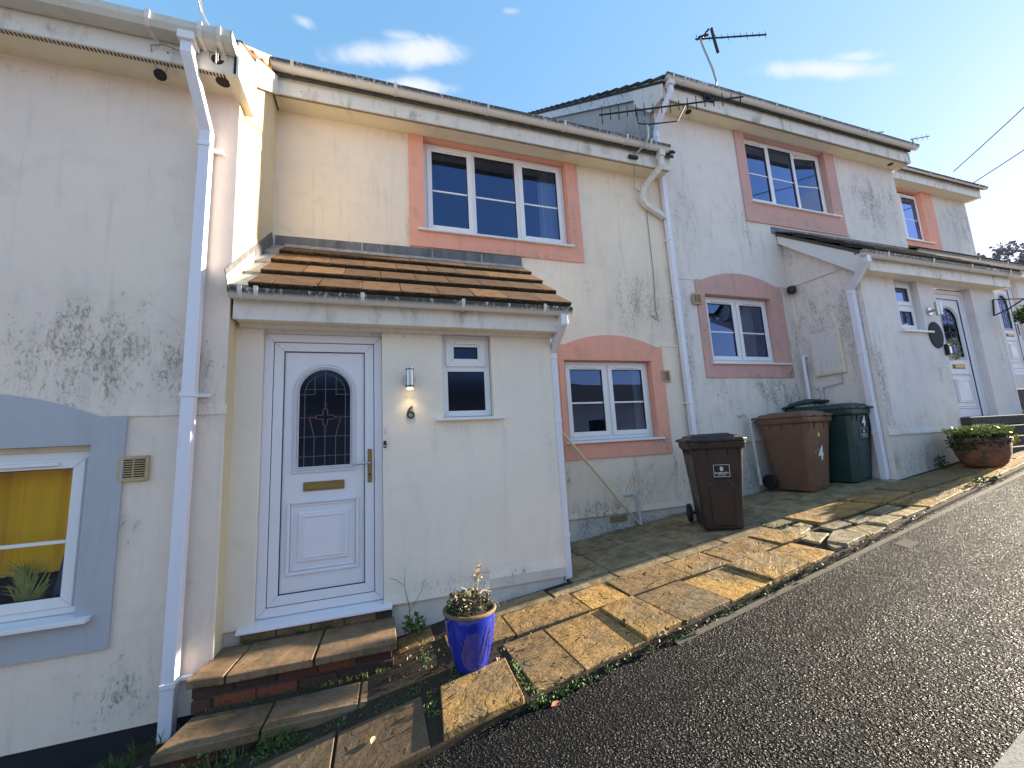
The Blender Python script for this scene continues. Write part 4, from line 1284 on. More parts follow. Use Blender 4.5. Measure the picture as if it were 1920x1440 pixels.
# lead work
fl = part('lead_flashing', MB().prism([(-0.96, Y6 - 0.012, 2.125), (-0.96, Y6 - 0.012, 2.235), (1.705, Y6 - 0.012, 2.275), (1.705, Y6 - 0.012, 2.125)], (0, 0.010, 0)), M['lead'], H6)
m = MB().prism([(X86 + .12, Y6 - 0.014, 2.150), (X86 + .12, Y6 - 0.12, 2.060), (X86 + .12, Y6 - 0.118, 2.055), (X86 + .12, Y6 - 0.012, 2.140)], (2.56, 0, 0))
part('lead_apron', m, M['lead_pale'], fl)
for xx in (-0.13, 0.62, 1.2):
    part('lead_joint', MB().box(xx - 0.006, xx + 0.006, Y6 - 0.016, Y6 - 0.010, 2.13, 2.245), M['lead_pale'], fl)
dy, dz = RB[0] - RT[0], RB[1] - RT[1]; L = math.hypot(dy, dz); uy, uz = dy / L, dz / L; ny, nz = -uz, uy
if nz < 0: ny, nz = -ny, -nz
for k in range(4):
    g = L / 4
    P = lambda s, h: (RT[0] + uy * s + ny * h, RT[1] - 0.02 + uz * s + nz * h)
    a, b, c, d = P(k * g - 0.03, 0.012), P((k + 1) * g + 0.012, 0.030), P((k + 1) * g + 0.012, 0.038), P(k * g - 0.03, 0.018)
    m = MB().prism([(X86 + 0.004, *a), (X86 + 0.004, *b), (X86 + 0.004, *c), (X86 + 0.004, *d)], (0.165, 0, 0))
    m.prism([(X86 + 0.004, *b), (X86 + 0.004, *c), (X86 + 0.004, *P((k + 1) * g + 0.014, -0.01)), (X86 + 0.004, *P((k + 1) * g + 0.010, -0.01))], (0.165, 0, 0))
    part('lead_soaker', m, M['lead_pale'], fl, bevel=0.002)
a, b, c, d = P(-0.02, 0.0), P(L + 0.01, 0.02), P(L + 0.01, 0.14), P(-0.02, 0.14)
part('side_flashing', MB().prism([(X86 + 0.001, *a), (X86 + 0.001, *b), (X86 + 0.001, *c), (X86 + 0.001, *d)], (0.006, 0, 0)), M['lead'], fl)
a, b, c, d = P(L * 0.5, 0.015), P(L + 0.03, 0.03), P(L + 0.03, 0.105), P(L * 0.5, 0.105)
part('side_flashing', MB().prism([(X86 + 0.008, *a), (X86 + 0.008, *b), (X86 + 0.008, *c), (X86 + 0.008, *d)], (0.004, 0, 0)), M['lead_pale'], fl)
# porch downpipe
downpipe(H6, [(1.615, YP - 0.225, 1.15), (1.615, YP - 0.225, 1.06), (1.615, YP + 0.065, 0.86), (1.615, YP + 0.065, -1.20)], 0.065,
         clips=[(1.615, YP + 0.065, 0.80), (1.615, YP + 0.065, 0.20), (1.615, YP + 0.065, -0.83)])
wall_vent(H6, 3.634, 0.781, 0.16, Y6 - 0.001)
# airbrick and cable box
ab = part('airbrick', MB().box(2.63, 2.865, Y6 + 0.006, Y6 + 0.019, -0.985, -0.915), M['vent_tan'], H6)
gm = MB()
for i in range(9):
    for j in range(3): gm.box(2.642 + i * 0.0245, 2.656 + i * 0.0245, Y6 + 0.0035, Y6 + 0.0062, -0.978 + j * 0.022, -0.963 + j * 0.022)
part('airbrick_hole', gm, M['vent_dark'], ab)
part('cable_box', MB().box(3.51, 3.58, Y6 - 0.03, Y6, 1.60, 1.68), M['pipe_grey'], H6, bevel=0.006)
cb = MB().tube([(3.27, 4.13, 4.2), (3.30, 4.10, 3.85), (3.36, 4.2, 3.66), (3.44, 4.36, 3.45), (3.52, 4.37, 3.42), (3.60, 4.38, 3.45), (3.633, 4.388, 3.30), (3.633, 4.39, 2.2), (3.60, 4.39, 1.7), (3.63, 4.39, 1.58), (3.59, 4.385, 1.55), (3.55, 4.38, 1.60)], 0.005, 6)
part('aerial_cable', cb, M['cable'], H6)
# waste pipe in the corner
part('waste_pipe', MB().tube([(2.86, Y6 + 0.0, -0.68), (2.93, Y6 - 0.055, -0.665), (2.97, Y6 - 0.07, -0.69), (2.985, Y6 - 0.07, -0.75), (3.0, Y6 - 0.07, -1.03)], 0.021, 12), M['pipe_grey'], H6, smooth=True)

# ------------------------------------------------------------------ house number 8 (left, nearest)
H8 = thing('terraced_house', 'tall cream house wall filling the left edge, with a blue-banded window', 'house', (-2.5, Y8, -1.9))
BW = (-2.95, -1.675, -0.885, 0.140)
m = MB().wall_y(-5.2, X86, -1.525, 2.76, Y8, [BW], 0.1, reveal=False)
part('wall', m, M['wall8'], H8)
side = MB()
side.face([(X86, Y8, -1.525), (X86, Y6, -1.525), (X86, Y6, 4.3), (X86, Y8, 3.25)])
part('side_wall', side, M['sidewall8'], H8)
side = MB(); side.face([(X86, Y6, 2.0), (X86, 9.0, 2.0), (X86, 9.0, 7.6), (X86, Y6, 4.3)])
part('side_wall', side, M['wall8'], H8)
part('plinth', MB().box(-5.2, X86 - 0.004, Y8 + 0.02, Y8 + 0.06, -2.4, -1.527), M['black_plinth'], H8)
# thicker render above the string line
m = MB().prism([(-1.512, Y8, 0.316), (X86 - .002, Y8, 0.316), (X86 - .002, Y8, 0.34), (-1.512, Y8, 0.34)], (0, -0.014, 0))
bead(H8, -1.51, X86 + 0.012, Y8, 0.316, M['wall8'])
part('corner_strip', MB().box(X86 - 0.010, X86 + 0.003, Y8 - 0.004, Y8 + 0.012, -1.50, 0.30), M['wall8'], H8)
surround(H8, -3.10, -1.508, -1.06, 0.315, BW, Y8 - 0.022, M['blue'], arch=0.16, sh=0.09, depth=0.14, bottom=True)
window(H8, BW[0] + .005, BW[1] - .005, BW[2] + .035, BW[3] - .035, Y8 + 0.05, [(0, 0.5, 0, 1, True, 0.42, True), (0.5, 1, 0, 1, True, 0.42, True)], (-3.0, -1.60, Y8 - 0.075, 0), glass=M['glass_clear'])
part('frame_packer', MB().box(BW[0] + .005, BW[1] - .005, Y8 + 0.055, Y8 + 0.10, BW[3] - .034, BW[3] - .001), M['soffit'], H8)
yb_ = MB(); yn = 96
yp_ = [(BW[0] + (BW[1] - BW[0]) * k / yn, Y8 + 0.19 + 0.014 * math.sin(k * .8 + math.sin(k * .31) * 1.5)) for k in range(yn + 1)]
for (a_, b_), (c_, d_) in zip(yp_, yp_[1:]): yb_.face([(a_, b_, BW[2] + .26), (c_, d_, BW[2] + .26), (c_, d_, BW[3]), (a_, b_, BW[3])])
part('window_blind', yb_, M['yellow'], H8, smooth=True, recalc=False)
room(H8, BW[0], BW[1], BW[2], BW[3], Y8 + 0.42, 1.2)
bl = MB()
for k in range(60):
    a = random.uniform(0, 2 * math.pi); rr = random.uniform(0.05, 0.22); h = random.uniform(0.12, 0.36)
    bx, by, bz = -1.99 + random.uniform(-.03, .03), Y8 + 0.135, BW[2] + 0.06
    dx, dy = math.cos(a) * rr * 1.2, math.sin(a) * 0.02
    p0 = Vector((bx, by, bz)); p1 = Vector((bx + dx * 0.4, by + dy * .5, bz + h * 0.7)); p2 = Vector((bx + dx, by + dy, bz + h * (1 - rr)))
    w = Vector((0.006, 0, 0.002))
    bl.face([p0 - w, p0 + w, p1 + w * .8, p1 - w * .8]); bl.face([p1 - w * .8, p1 + w * .8, p2])
part('windowsill_plant', bl, M['leaf_yellow'], H8, recalc=False)
part('windowsill_ornament', MB().prism([(-1.88, Y8 + .13, BW[2] + .05), (-1.85, Y8 + .13, BW[2] + .05), (-1.80, Y8 + .13, BW[2] + .36), (-1.815, Y8 + .13, BW[2] + .40), (-1.835, Y8 + .13, BW[2] + .36)], (0, .012, 0)), M['blue_ornament'], H8)
wall_vent(H8, -1.456, -0.02, 0.158, Y8 - 0.001)
soffit_fascia(H8, -5.2, X86 + 0.02, Y8, 2.76, 3.02, 0.13)
gutter(H8, -5.2, X86 + 0.04, 3.01, 2.965, (-1.42, -1.13, -1.02, -2.4), r=0.058, mat=M['gutter_clean'], square=True)
main_roof(H8, -5.2, X86 + 0.02, 2.97, 2.95, 9.0, 0.757, M['tile_dark'], eaves=False, verge_right=M['tile_orange'], vs=0.30, vw=0.12)
# verge: box end and bargeboard on the side wall
xb = X86 + 0.045
m = MB().prism([(xb, 3.00, 3.00), (xb, 3.00, 2.72), (xb, 3.36, 2.72), (xb, 3.42, 2.80), (xb, 3.42, 3.24)], (0.018, 0, 0))
part('box_end', m, M['fascia_bright'], H8, bevel=0.002)
m = MB().prism([(xb - .002, 3.42, 3.30), (xb - .002, 4.37, 4.02), (xb - .002, 4.37, 3.82), (xb - .002, 3.42, 3.04)], (0.016, 0, 0))
part('bargeboard', m, M['fascia_bright'], H8, bevel=0.002)
m = MB().prism([(X86 + 0.003, 3.40, 3.04), (X86 + 0.003, 4.37, 3.82), (X86 + 0.045, 4.37, 3.82), (X86 + 0.045, 3.40, 3.04)], (0, 0, 0.01))
part('verge_soffit', m, M['soffit'], H8)
m = MB().box(X86 - 0.02, xb + .015, 3.01, 3.40, 2.725, 2.735)
part('verge_soffit', m, M['soffit'], H8)
# soffit spotlight hole and corroded fascia hole
part('soffit_light', MB().tube([(-1.055, 3.125, 2.757), (-1.055, 3.125, 2.752)], 0.045, 20), M['vent_dark'], H8)
part('fascia_stain', MB().tube([(-1.06, 3.017, 2.835), (-1.06, 3.0195, 2.835)], 0.04, 14), M['vent_dark'], H8)
# downpipe with swan neck
downpipe(H8, [(-1.21, 2.955, 2.90), (-1.21, 2.955, 2.77), (-1.160, 3.195, 2.38), (-1.160, 3.195, 2.30), (-1.175, 3.195, -1.60)], 0.07, clips=[(-1.161, 3.195, 2.26), (-1.167, 3.195, 0.44), (-1.173, 3.195, -1.30)], clipdir=(0.10, 0.02))
part('gutter_outlet', MB().box(-1.26, -1.16, 2.90, 3.01, 2.84, 2.97), M['upvc'], H8, bevel=0.004)
part('side_cable', MB().tube([(X86 + .006, 3.74, 3.22), (X86 + .008, 3.75, 2.7), (X86 + .008, 3.78, 2.45), (X86 + .008, 3.80, 2.3)], 0.004, 5), M['white_cable'], H8)

# ------------------------------------------------------------------ house number 4
H4 = thing('terraced_house', 'grey-cream house with dusty pink window bands and a porch at its right', 'house', (6.7, Y6, -0.9))
UP4 = (5.69, 7.55, 3.575, 4.81)
LO4 = (4.47, 5.735, 0.955, 1.985)
part('wall', MB().wall_y(X64, X42, -0.135, 4.82, Y6, [UP4, LO4], 0.10, reveal=False), M['wall4'], H4)
part('plinth', MB().wall_y(X64, P4L, -1.4, -0.135, Y6 + 0.018), M['plinth'], H4)
part('render_bead', MB().sweep_x([(Y6, -0.07), (Y6 - 0.009, -0.130), (Y6 - 0.009, -0.14), (Y6 + .02, -0.144)], X64 + .001, P4L - .002), M['wall4'], H4)
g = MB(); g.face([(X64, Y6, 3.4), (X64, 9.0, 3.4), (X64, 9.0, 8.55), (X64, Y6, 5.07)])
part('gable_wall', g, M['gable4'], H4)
g = MB(); g.face([(X42, Y6, 0), (X42, 9.0, 0), (X42, 9.0, 8.55), (X42, Y6, 5.07)])
part('side_wall', g, M['wall4'], H4)
bead(H4, X64 + .03, 4.33, Y6, 2.185, M['wall4']); bead(H4, 6.0, P4L - .003, Y6, 2.195, M['wall4'])
surround(H4, 5.50, 7.80, 3.25, 4.819, UP4, Y6 - 0.02, M['salmon4'], top=False, depth=0.12)
surround(H4, 4.33, 5.99, 0.765, 2.19, LO4, Y6 - 0.02, M['salmon4'], arch=0.15, sh=0.07, depth=0.12)
window(H4, UP4[0] + .005, UP4[1] - .005, UP4[2] + .04, UP4[3] - .005, Y6 + 0.075, L3, (5.64, 7.69, Y6 - 0.06, 0), open_last=R(-7))
window(H4, LO4[0] + .005, LO4[1] - .005, LO4[2] + .035, LO4[3] - .005, Y6 + 0.075, [(0, 0.5, 0, 1, True, 0.46, True), (0.5, 1, 0, 1, True, 0.46, True)], (4.44, 5.93, Y6 - 0.06, 0))
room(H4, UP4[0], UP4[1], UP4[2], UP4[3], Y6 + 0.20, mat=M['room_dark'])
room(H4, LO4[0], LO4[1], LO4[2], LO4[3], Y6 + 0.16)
curtain(H4, 4.5, 5.7, 0.97, 1.08, Y6 + 0.3, 4, M['net'], 0.005)
curtain(H4, 5.45, 5.68, 1.1, 1.97, Y6 + 0.3, 4, M['net'])
soffit_fascia(H4, X64 - 0.02, X42 + 0.03, Y6, 4.82, 4.14, 0.145)
part('fascia_end_cap', MB().box(X42 + 0.03, X42 + 0.045, 4.13, 4.42, 4.79, 5.0), M['fascia_bright'], H4)
part('soffit_light', MB().tube([(9.2, 4.28, 4.818), (9.2, 4.28, 4.812)], 0.045, 16), M['vent_dark'], H4)
part('soffit_light', MB().tube([(4.5, 4.27, 4.818), (4.5, 4.27, 4.812)], 0.045, 16), M['vent_dark'], H4)
gutter(H4, X64 - 0.03, X42 + 0.14, 4.135, 5.10, (4.05, 4.25, 6.03, 7.03, 8.2, 9.45), r=0.066)
main_roof(H4, X64 - 0.06, X42 + 0.04, 4.10, 5.04, 9.0, 0.757, M['tile_dark'], verge_left=M['tile_dark'])
# verge boards on the exposed gable
xv = X64 - 0.05
part('bargeboard', MB().prism([(xv, 4.75, 5.56), (xv, 9.0, 8.77), (xv, 9.0, 8.52), (xv, 4.75, 5.31)], (0.02, 0, 0)), M['fascia_black'], H4)
part('box_end', MB().prism([(xv - .004, 4.10, 5.06), (xv - .004, 4.75, 5.56), (xv - .004, 4.75, 5.20), (xv - .004, 4.42, 4.80), (xv - .004, 4.14, 4.80)], (0.022, 0, 0)), M['fascia'], H4, bevel=0.002)
downpipe(H4, [(4.02, 4.075, 5.02), (4.02, 4.075, 4.86), (3.93, 4.20, 4.60), (3.93, 4.345, 4.42), (3.945, 4.345, -0.85)], 0.068,
         clips=[(3.932, 4.345, 4.32), (3.935, 4.345, 2.72), (3.945, 4.345, 1.86), (3.94, 4.345, 0.42)], clipdir=(-0.06, 0.015))
part('gutter_outlet', MB().box(3.97, 4.07, 4.02, 4.135, 4.94, 5.02), M['upvc_dirty'], H4, bevel=0.004)
# porch of number 4
PD = (7.80, 8.72, -0.12, 2.00)
PW4 = (6.90, 7.42, 1.255, 2.02)
m = MB().wall_y(P4L, P4R, -0.14, 2.02, YP, [PD, PW4], 0.12)
part('porch_wall', m, M['porch4'], H4)
m = MB(); m.face([(P4L, YP, -1.1), (P4L, Y6, -1.1), (P4L, Y6, 3.05), (P4L, YP, 2.15)])
part('porch_side_wall', m, M['wall4'], H4)
m = MB(); m.face([(P4R, YP, -1.1), (P4R, Y2, -1.1), (P4R, Y2, 2.6), (P4R, YP, 2.15)])
part('porch_side_wall', m, M['porch4'], H4)
part('porch_plinth', MB().wall_y(P4L + .01, P4R - .01, -1.2, -0.14, YP + 0.012), M['plinth'], H4)
part('render_bead', MB().sweep_x([(YP, -0.07), (YP - 0.010, -0.135), (YP - 0.010, -0.148), (YP + .012, -0.152)], P4L - .01, P4R), M['porch4'], H4)
part('corner_strip', MB().box(P4R - 0.006, P4R + 0.006, YP - 0.006, YP + 0.01, -0.1, 1.98), M['upvc'], H4)  # white strip stands in for the sunlit edge of this corner
m = MB().prism([(P4L - 0.003, YP + .03, 2.17), (P4L - 0.003, Y6, 2.195), (P4L - 0.003, Y6, 2.215), (P4L - 0.003, YP + .03, 2.19)], (-0.016, 0, 0))
part('render_bead', m, M['wall4'], H4)
door(H4, PD[0] + .002, PD[1] - .002, PD[2] + .02, PD[3] - .03, YP + 0.09, mirror=True)
part('door_sill', MB().box(PD[0] - .05, PD[1] + .05, YP - 0.04, YP + 0.1, PD[2] - .02, PD[2] + .018), M['door_white'], H4)
window(H4, PW4[0] + .004, PW4[1] - .004, PW4[2] + .02, PW4[3] - .004, YP + 0.085, [(0, 1, 0, 0.5, True, 0, False), (0, 1, 0.5, 1, True, 0, True)], (6.84, 7.50, YP - 0.05, 0), fw=0.045, glass=M['glass'], sw=0.06)
room(H4, PW4[0], PW4[1], PW4[2], PW4[3], YP + 0.18, 0.6, mat=M['room_dark'])
room(H4, PD[0] + .3, PD[1] - .3, PD[2] + .6, PD[3] - .4, YP + 0.2, 0.7, mat=M['room_dark'])
part('porch_fascia', MB().box(P4L - 0.10, P4R + 0.10, YP - 0.17, YP - 0.15, 1.995, 2.195), M['fascia'], H4, bevel=0.004)
part('porch_soffit', MB().box(P4L - 0.09, P4R + 0.09, YP - 0.15, YP - 0.002, 2.004, 2.014), M['soffit'], H4)
gutter(H4, P4L - 0.33, P4R + 0.16, YP - 0.172, 2.205, (P4L + .15, 7.3, 8.2, 9.2), r=0.058)
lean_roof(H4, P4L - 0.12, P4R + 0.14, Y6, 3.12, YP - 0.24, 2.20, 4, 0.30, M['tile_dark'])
xv = P4L - 0.11
m = MB().prism([(xv, Y6 - .01, 3.10), (xv, YP - 0.20, 2.19), (xv, YP - 0.20, 2.03), (xv, YP - 0.02, 2.03), (xv, Y6 - .01, 2.93)], (0.02, 0, 0))
part('bargeboard', m, M['fascia_bright'], H4, bevel=0.002)
part('verge_soffit', MB().prism([(xv + .02, YP - .02, 2.04), (xv + .02, Y6 - .01, 2.94), (P4L - .002, Y6 - .01, 2.94), (P4L - .002, YP - .02, 2.04)], (0, 0, 0.01)), M['soffit'], H4)
m = MB()
m = MB().prism([(P4L - .2, Y6 - 0.012, 3.10), (P4L - .2, Y6 - 0.012, 3.21), (P4R + .1, Y6 - 0.012, 3.22), (P4R + .1, Y6 - 0.012, 3.10)], (0, 0.010, 0))
part('lead_flashing', m, M['lead'], H4)
for xx in (6.6, 7.25, 7.9):
    part('lead_clip', MB().box(xx, xx + .03, Y6 - .13, Y6 - .014, 3.05, 3.11), M['lead_pale'], H4)
downpipe(H4, [(5.99, YP - 0.225, 2.17), (5.99, YP - 0.225, 2.08), (6.145, YP + 0.10, 1.84), (6.145, YP + 0.10, -0.72)], 0.072,
         clips=[(6.145, YP + 0.10, 1.78), (6.145, YP + 0.10, 0.95), (6.145, YP + 0.10, -0.10)], clipdir=None)
# meter box with its pipes, on the return wall
mbx = part('meter_box', MB().box(P4L - 0.05, P4L - .001, 3.78, 4.20, 0.735, 1.37), M['soffit'], H4, bevel=0.006)
part('meter_door', MB().box(P4L - 0.062, P4L - 0.051, 3.80, 4.18, 0.755, 1.35), M['upvc_dirty'], H4, bevel=0.003)
part('gas_pipe', MB().tube([(P4L - .03, 3.86, 0.735), (P4L - .03, 3.86, 0.60), (P4L - .03, 4.22, 0.56), (P4L - .03, 4.28, 0.62), (P4L - .03, 4.27, 0.95), (P4L - .03, 4.33, 0.97)], 0.011, 8), M['pipe_grey'], H4, smooth=True)
part('waste_pipe', MB().tube([(P4L - .001, 4.30, 1.06), (P4L - .06, 4.30, 1.08), (P4L - .09, 4.30, 1.04), (P4L - .09, 4.30, -0.62)], 0.021, 10), M['pipe'], H4, smooth=True)
part('waste_pipe', MB().tube([(P4L - .04, 4.15, 0.58), (P4L - .04, 4.15, -0.68)], 0.024, 10), M['pipe_grey'], H4, smooth=True)
part('pipe_joint', MB().tube([(P4L - .04, 4.15, 0.585), (P4L - .04, 4.15, 0.52)], 0.031, 10), M['pipe_grey'], H4, smooth=True)
part('waste_pipe', MB().tube([(4.80, Y6, 0.22), (4.84, Y6 - .07, 0.24), (4.88, Y6 - .10, 0.18), (4.93, Y6 - .10, -0.72)], 0.022, 12), M['pipe_grey'], H4, smooth=True)
wall_vent(H4, 4.31, 1.89, 0.155, Y6 - 0.022)

# ------------------------------------------------------------------ house number 2
H2 = thing('terraced_house', 'furthest house up the lane, set back beyond the second porch with an orange-pink window band', 'house', (12, Y2, 0.3))
UP2 = (10.8, 12.80, 4.25, 5.60)
part('wall', MB().wall_y(X42, X2E, 0.2, 5.64, Y2, [UP2], 0.10, reveal=False), M['wall2'], H2)
g = MB(); g.face([(X2E, Y2, 0), (X2E, 10.2, 0), (X2E, 10.2, 9.6), (X2E, Y2, 5.85)])
part('side_wall', g, M['wall2'], H2)
surround(H2, 10.6, 13.25, 3.95, 5.639, UP2, Y2 - 0.02, M['salmon'], top=False, depth=0.12)
window(H2, UP2[0] + .005, UP2[1] - .005, UP2[2] + .04, UP2[3] - .04, Y2 + 0.075, L3, (10.7, 12.95, Y2 - 0.06, 0))
room(H2, UP2[0], UP2[1], UP2[2], UP2[3], Y2 + 0.16, mat=M['room_dark'])
soffit_fascia(H2, X42 + .06, X2E + 0.15, Y2, 5.64, 5.28, 0.145, vent=False)
gutter(H2, X42 + .06, X2E + 0.28, 5.275, 5.895, (11.7, 12.6, 13.6, 14.6, 14.85), r=0.056)
main_roof(H2, X42 + .06, X2E + 0.15, 5.21, 5.862, 10.2, 0.757, M['tile_dark'])
PD2 = (12.55, 13.45, 0.85, 2.95)
m = MB().wall_y(P4R + 0.02, 13.9, -0.6, 3.0, YP2, [PD2], 0.12)
m.face([(13.9, YP2, -0.6), (13.9, Y2, -0.6), (13.9, Y2, 3.6), (13.9, YP2, 3.0)])
part('porch_wall', m, M['porch4'], H2)
door(H2, PD2[0] + .02, PD2[1] - .02, PD2[2] + .02, PD2[3] - .03, YP2 + 0.08)
room(H2, PD2[0] + .3, PD2[1] - .3, PD2[2] + .6, PD2[3] - .4, YP2 + 0.2, 0.6, mat=M['room_dark'])
part('porch_fascia', MB().box(P4R + .2, 14.0, YP2 - 0.17, YP2 - 0.15, 2.97, 3.17), M['fascia'], H2)
part('porch_soffit', MB().box(P4R + .2, 14.0, YP2 - 0.15, YP2 - 0.002, 2.974, 2.984), M['soffit'], H2)
gutter(H2, P4R + .2, 14.1, YP2 - 0.172, 3.18, (11.5, 12.5, 13.5), r=0.058)
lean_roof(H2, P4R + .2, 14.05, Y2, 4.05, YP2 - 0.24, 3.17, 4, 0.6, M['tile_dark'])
nm = text_mb('2', 0.15, 0.006, lambda c: Vector((12.25 + c.x, YP2 - 0.008 - c.z, 1.93 + c.y)))
part('door_number', nm, M['dark_metal'], H2)
# stone steps up to number 4's and number 2's doors
st = thing('door_steps', 'dark stone steps up to the doors beyond the terracotta planter', 'steps', (8.4, 3.1, gz(8.4)))
for k in range(4):
    part('step', MB().box(7.75, 9.4, YP - 0.32 - 0.0 * k + 0.07 * k, YP - 0.002, gz(8) - 0.05 + 0.145 * k + (0.001 if k else 0), gz(8) + 0.085 + 0.145 * k if k else gz(8) + .094), M['dark_step'], st, bevel=0.008)
part('step', MB().box(9.45, 12.9, YP - 0.1, YP + 0.85, gz(10) - 0.3, 0.10), M['dark_step'], st, bevel=0.01)
part('step', MB().box(9.9, 13.6, YP + 0.2, YP + 1.1, gz(10) - 0.3, 0.45), M['dark_step'], st, bevel=0.01)

# ------------------------------------------------------------------ front step of number 6
ds = thing('doorstep', 'two-tier doorstep of stone slabs on red brick below the door numbered 6', 'steps', (-0.4, 3.2, -1.6))
ZT = -1.235


def ssl(c, z, th=0.05, mat='slab_step', tilt=0.0):
    pts = [(x, y, z + random.uniform(-.003, .003) + tilt * (x + 0.4)) for x, y in c]
    part('step_slab', MB().prism(pts, (0, 0, -th)), M[mat], ds, bevel=0.006)


ssl([(-1.04, 3.03), (-0.845, 3.00), (-0.80, 3.425), (-0.975, 3.425)], ZT)
ssl([(-0.835, 3.00), (-0.375, 2.985), (-0.355, 3.425), (-0.79, 3.425)], ZT + .002)
ssl([(-0.362, 2.985), (0.125, 2.985), (0.125, 3.425), (-0.345, 3.425)], ZT + .004)
ZL = -1.43
ssl([(-1.07, 2.74), (-0.60, 2.735), (-0.58, 3.0), (-1.0, 3.03)], ZL)
ssl([(-0.588, 2.735), (-0.11, 2.725), (-0.10, 3.0), (-0.57, 3.0)], ZL + .002)
ssl([(-0.10, 2.725), (0.30, 2.73), (0.32, 2.97), (-0.09, 3.0)], ZL + .003)
part('mortar_core', MB().box(-1.0, 0.10, 3.065, 3.42, -1.8, ZT - 0.052), M['mortar'], ds)
part('mortar_core', MB().box(-1.0, 0.30, 2.80, 3.06, -1.85, ZL - 0.052), M['mortar'], ds)
for row in range(2):
    z0 = ZT - 0.052 - 0.075 * (row + 1); x = -1.02 - (0.11 if row else 0)
    while x < 0.09:
        xa, xb_ = max(x, -1.015), min(x + 0.213, 0.105)
        if xb_ - xa > 0.04:
            bright = (row == 1 and -0.92 < xa < -0.6) or (row == 0 and -0.45 < xa < -0.2)
            part('brick', MB().box(xa, xb_, 3.055 + random.uniform(-.006, .004), 3.10, z0 + 0.010, z0 + 0.073), M['brick_bright'] if bright else M['brick'], ds, bevel=0.004)
        x += 0.225
x = -1.0
while x < -0.1:
    part('brick', MB().box(x, x + 0.213, 2.79 + random.uniform(-.004, .004), 2.85, ZL - 0.125, ZL - 0.06), M['brick'], ds, bevel=0.004)
    part('brick', MB().box(x + 0.11, x + 0.11 + 0.213, 2.79 + random.uniform(-.004, .004), 2.85, ZL - 0.20, ZL - 0.135), M['brick'], ds, bevel=0.004)
    x += 0.225
# brick sub-sill under the door
x = -0.88
while x < 0.10:
    part('brick', MB().box(x, min(x + 0.213, 0.11), YP - 0.02, YP + 0.06, ZT + 0.004, ZT + 0.066), M['brick'] if x > -0.2 else M['slab_step'], ds, bevel=0.004)
    x += 0.22

# ------------------------------------------------------------------ wheelie bins


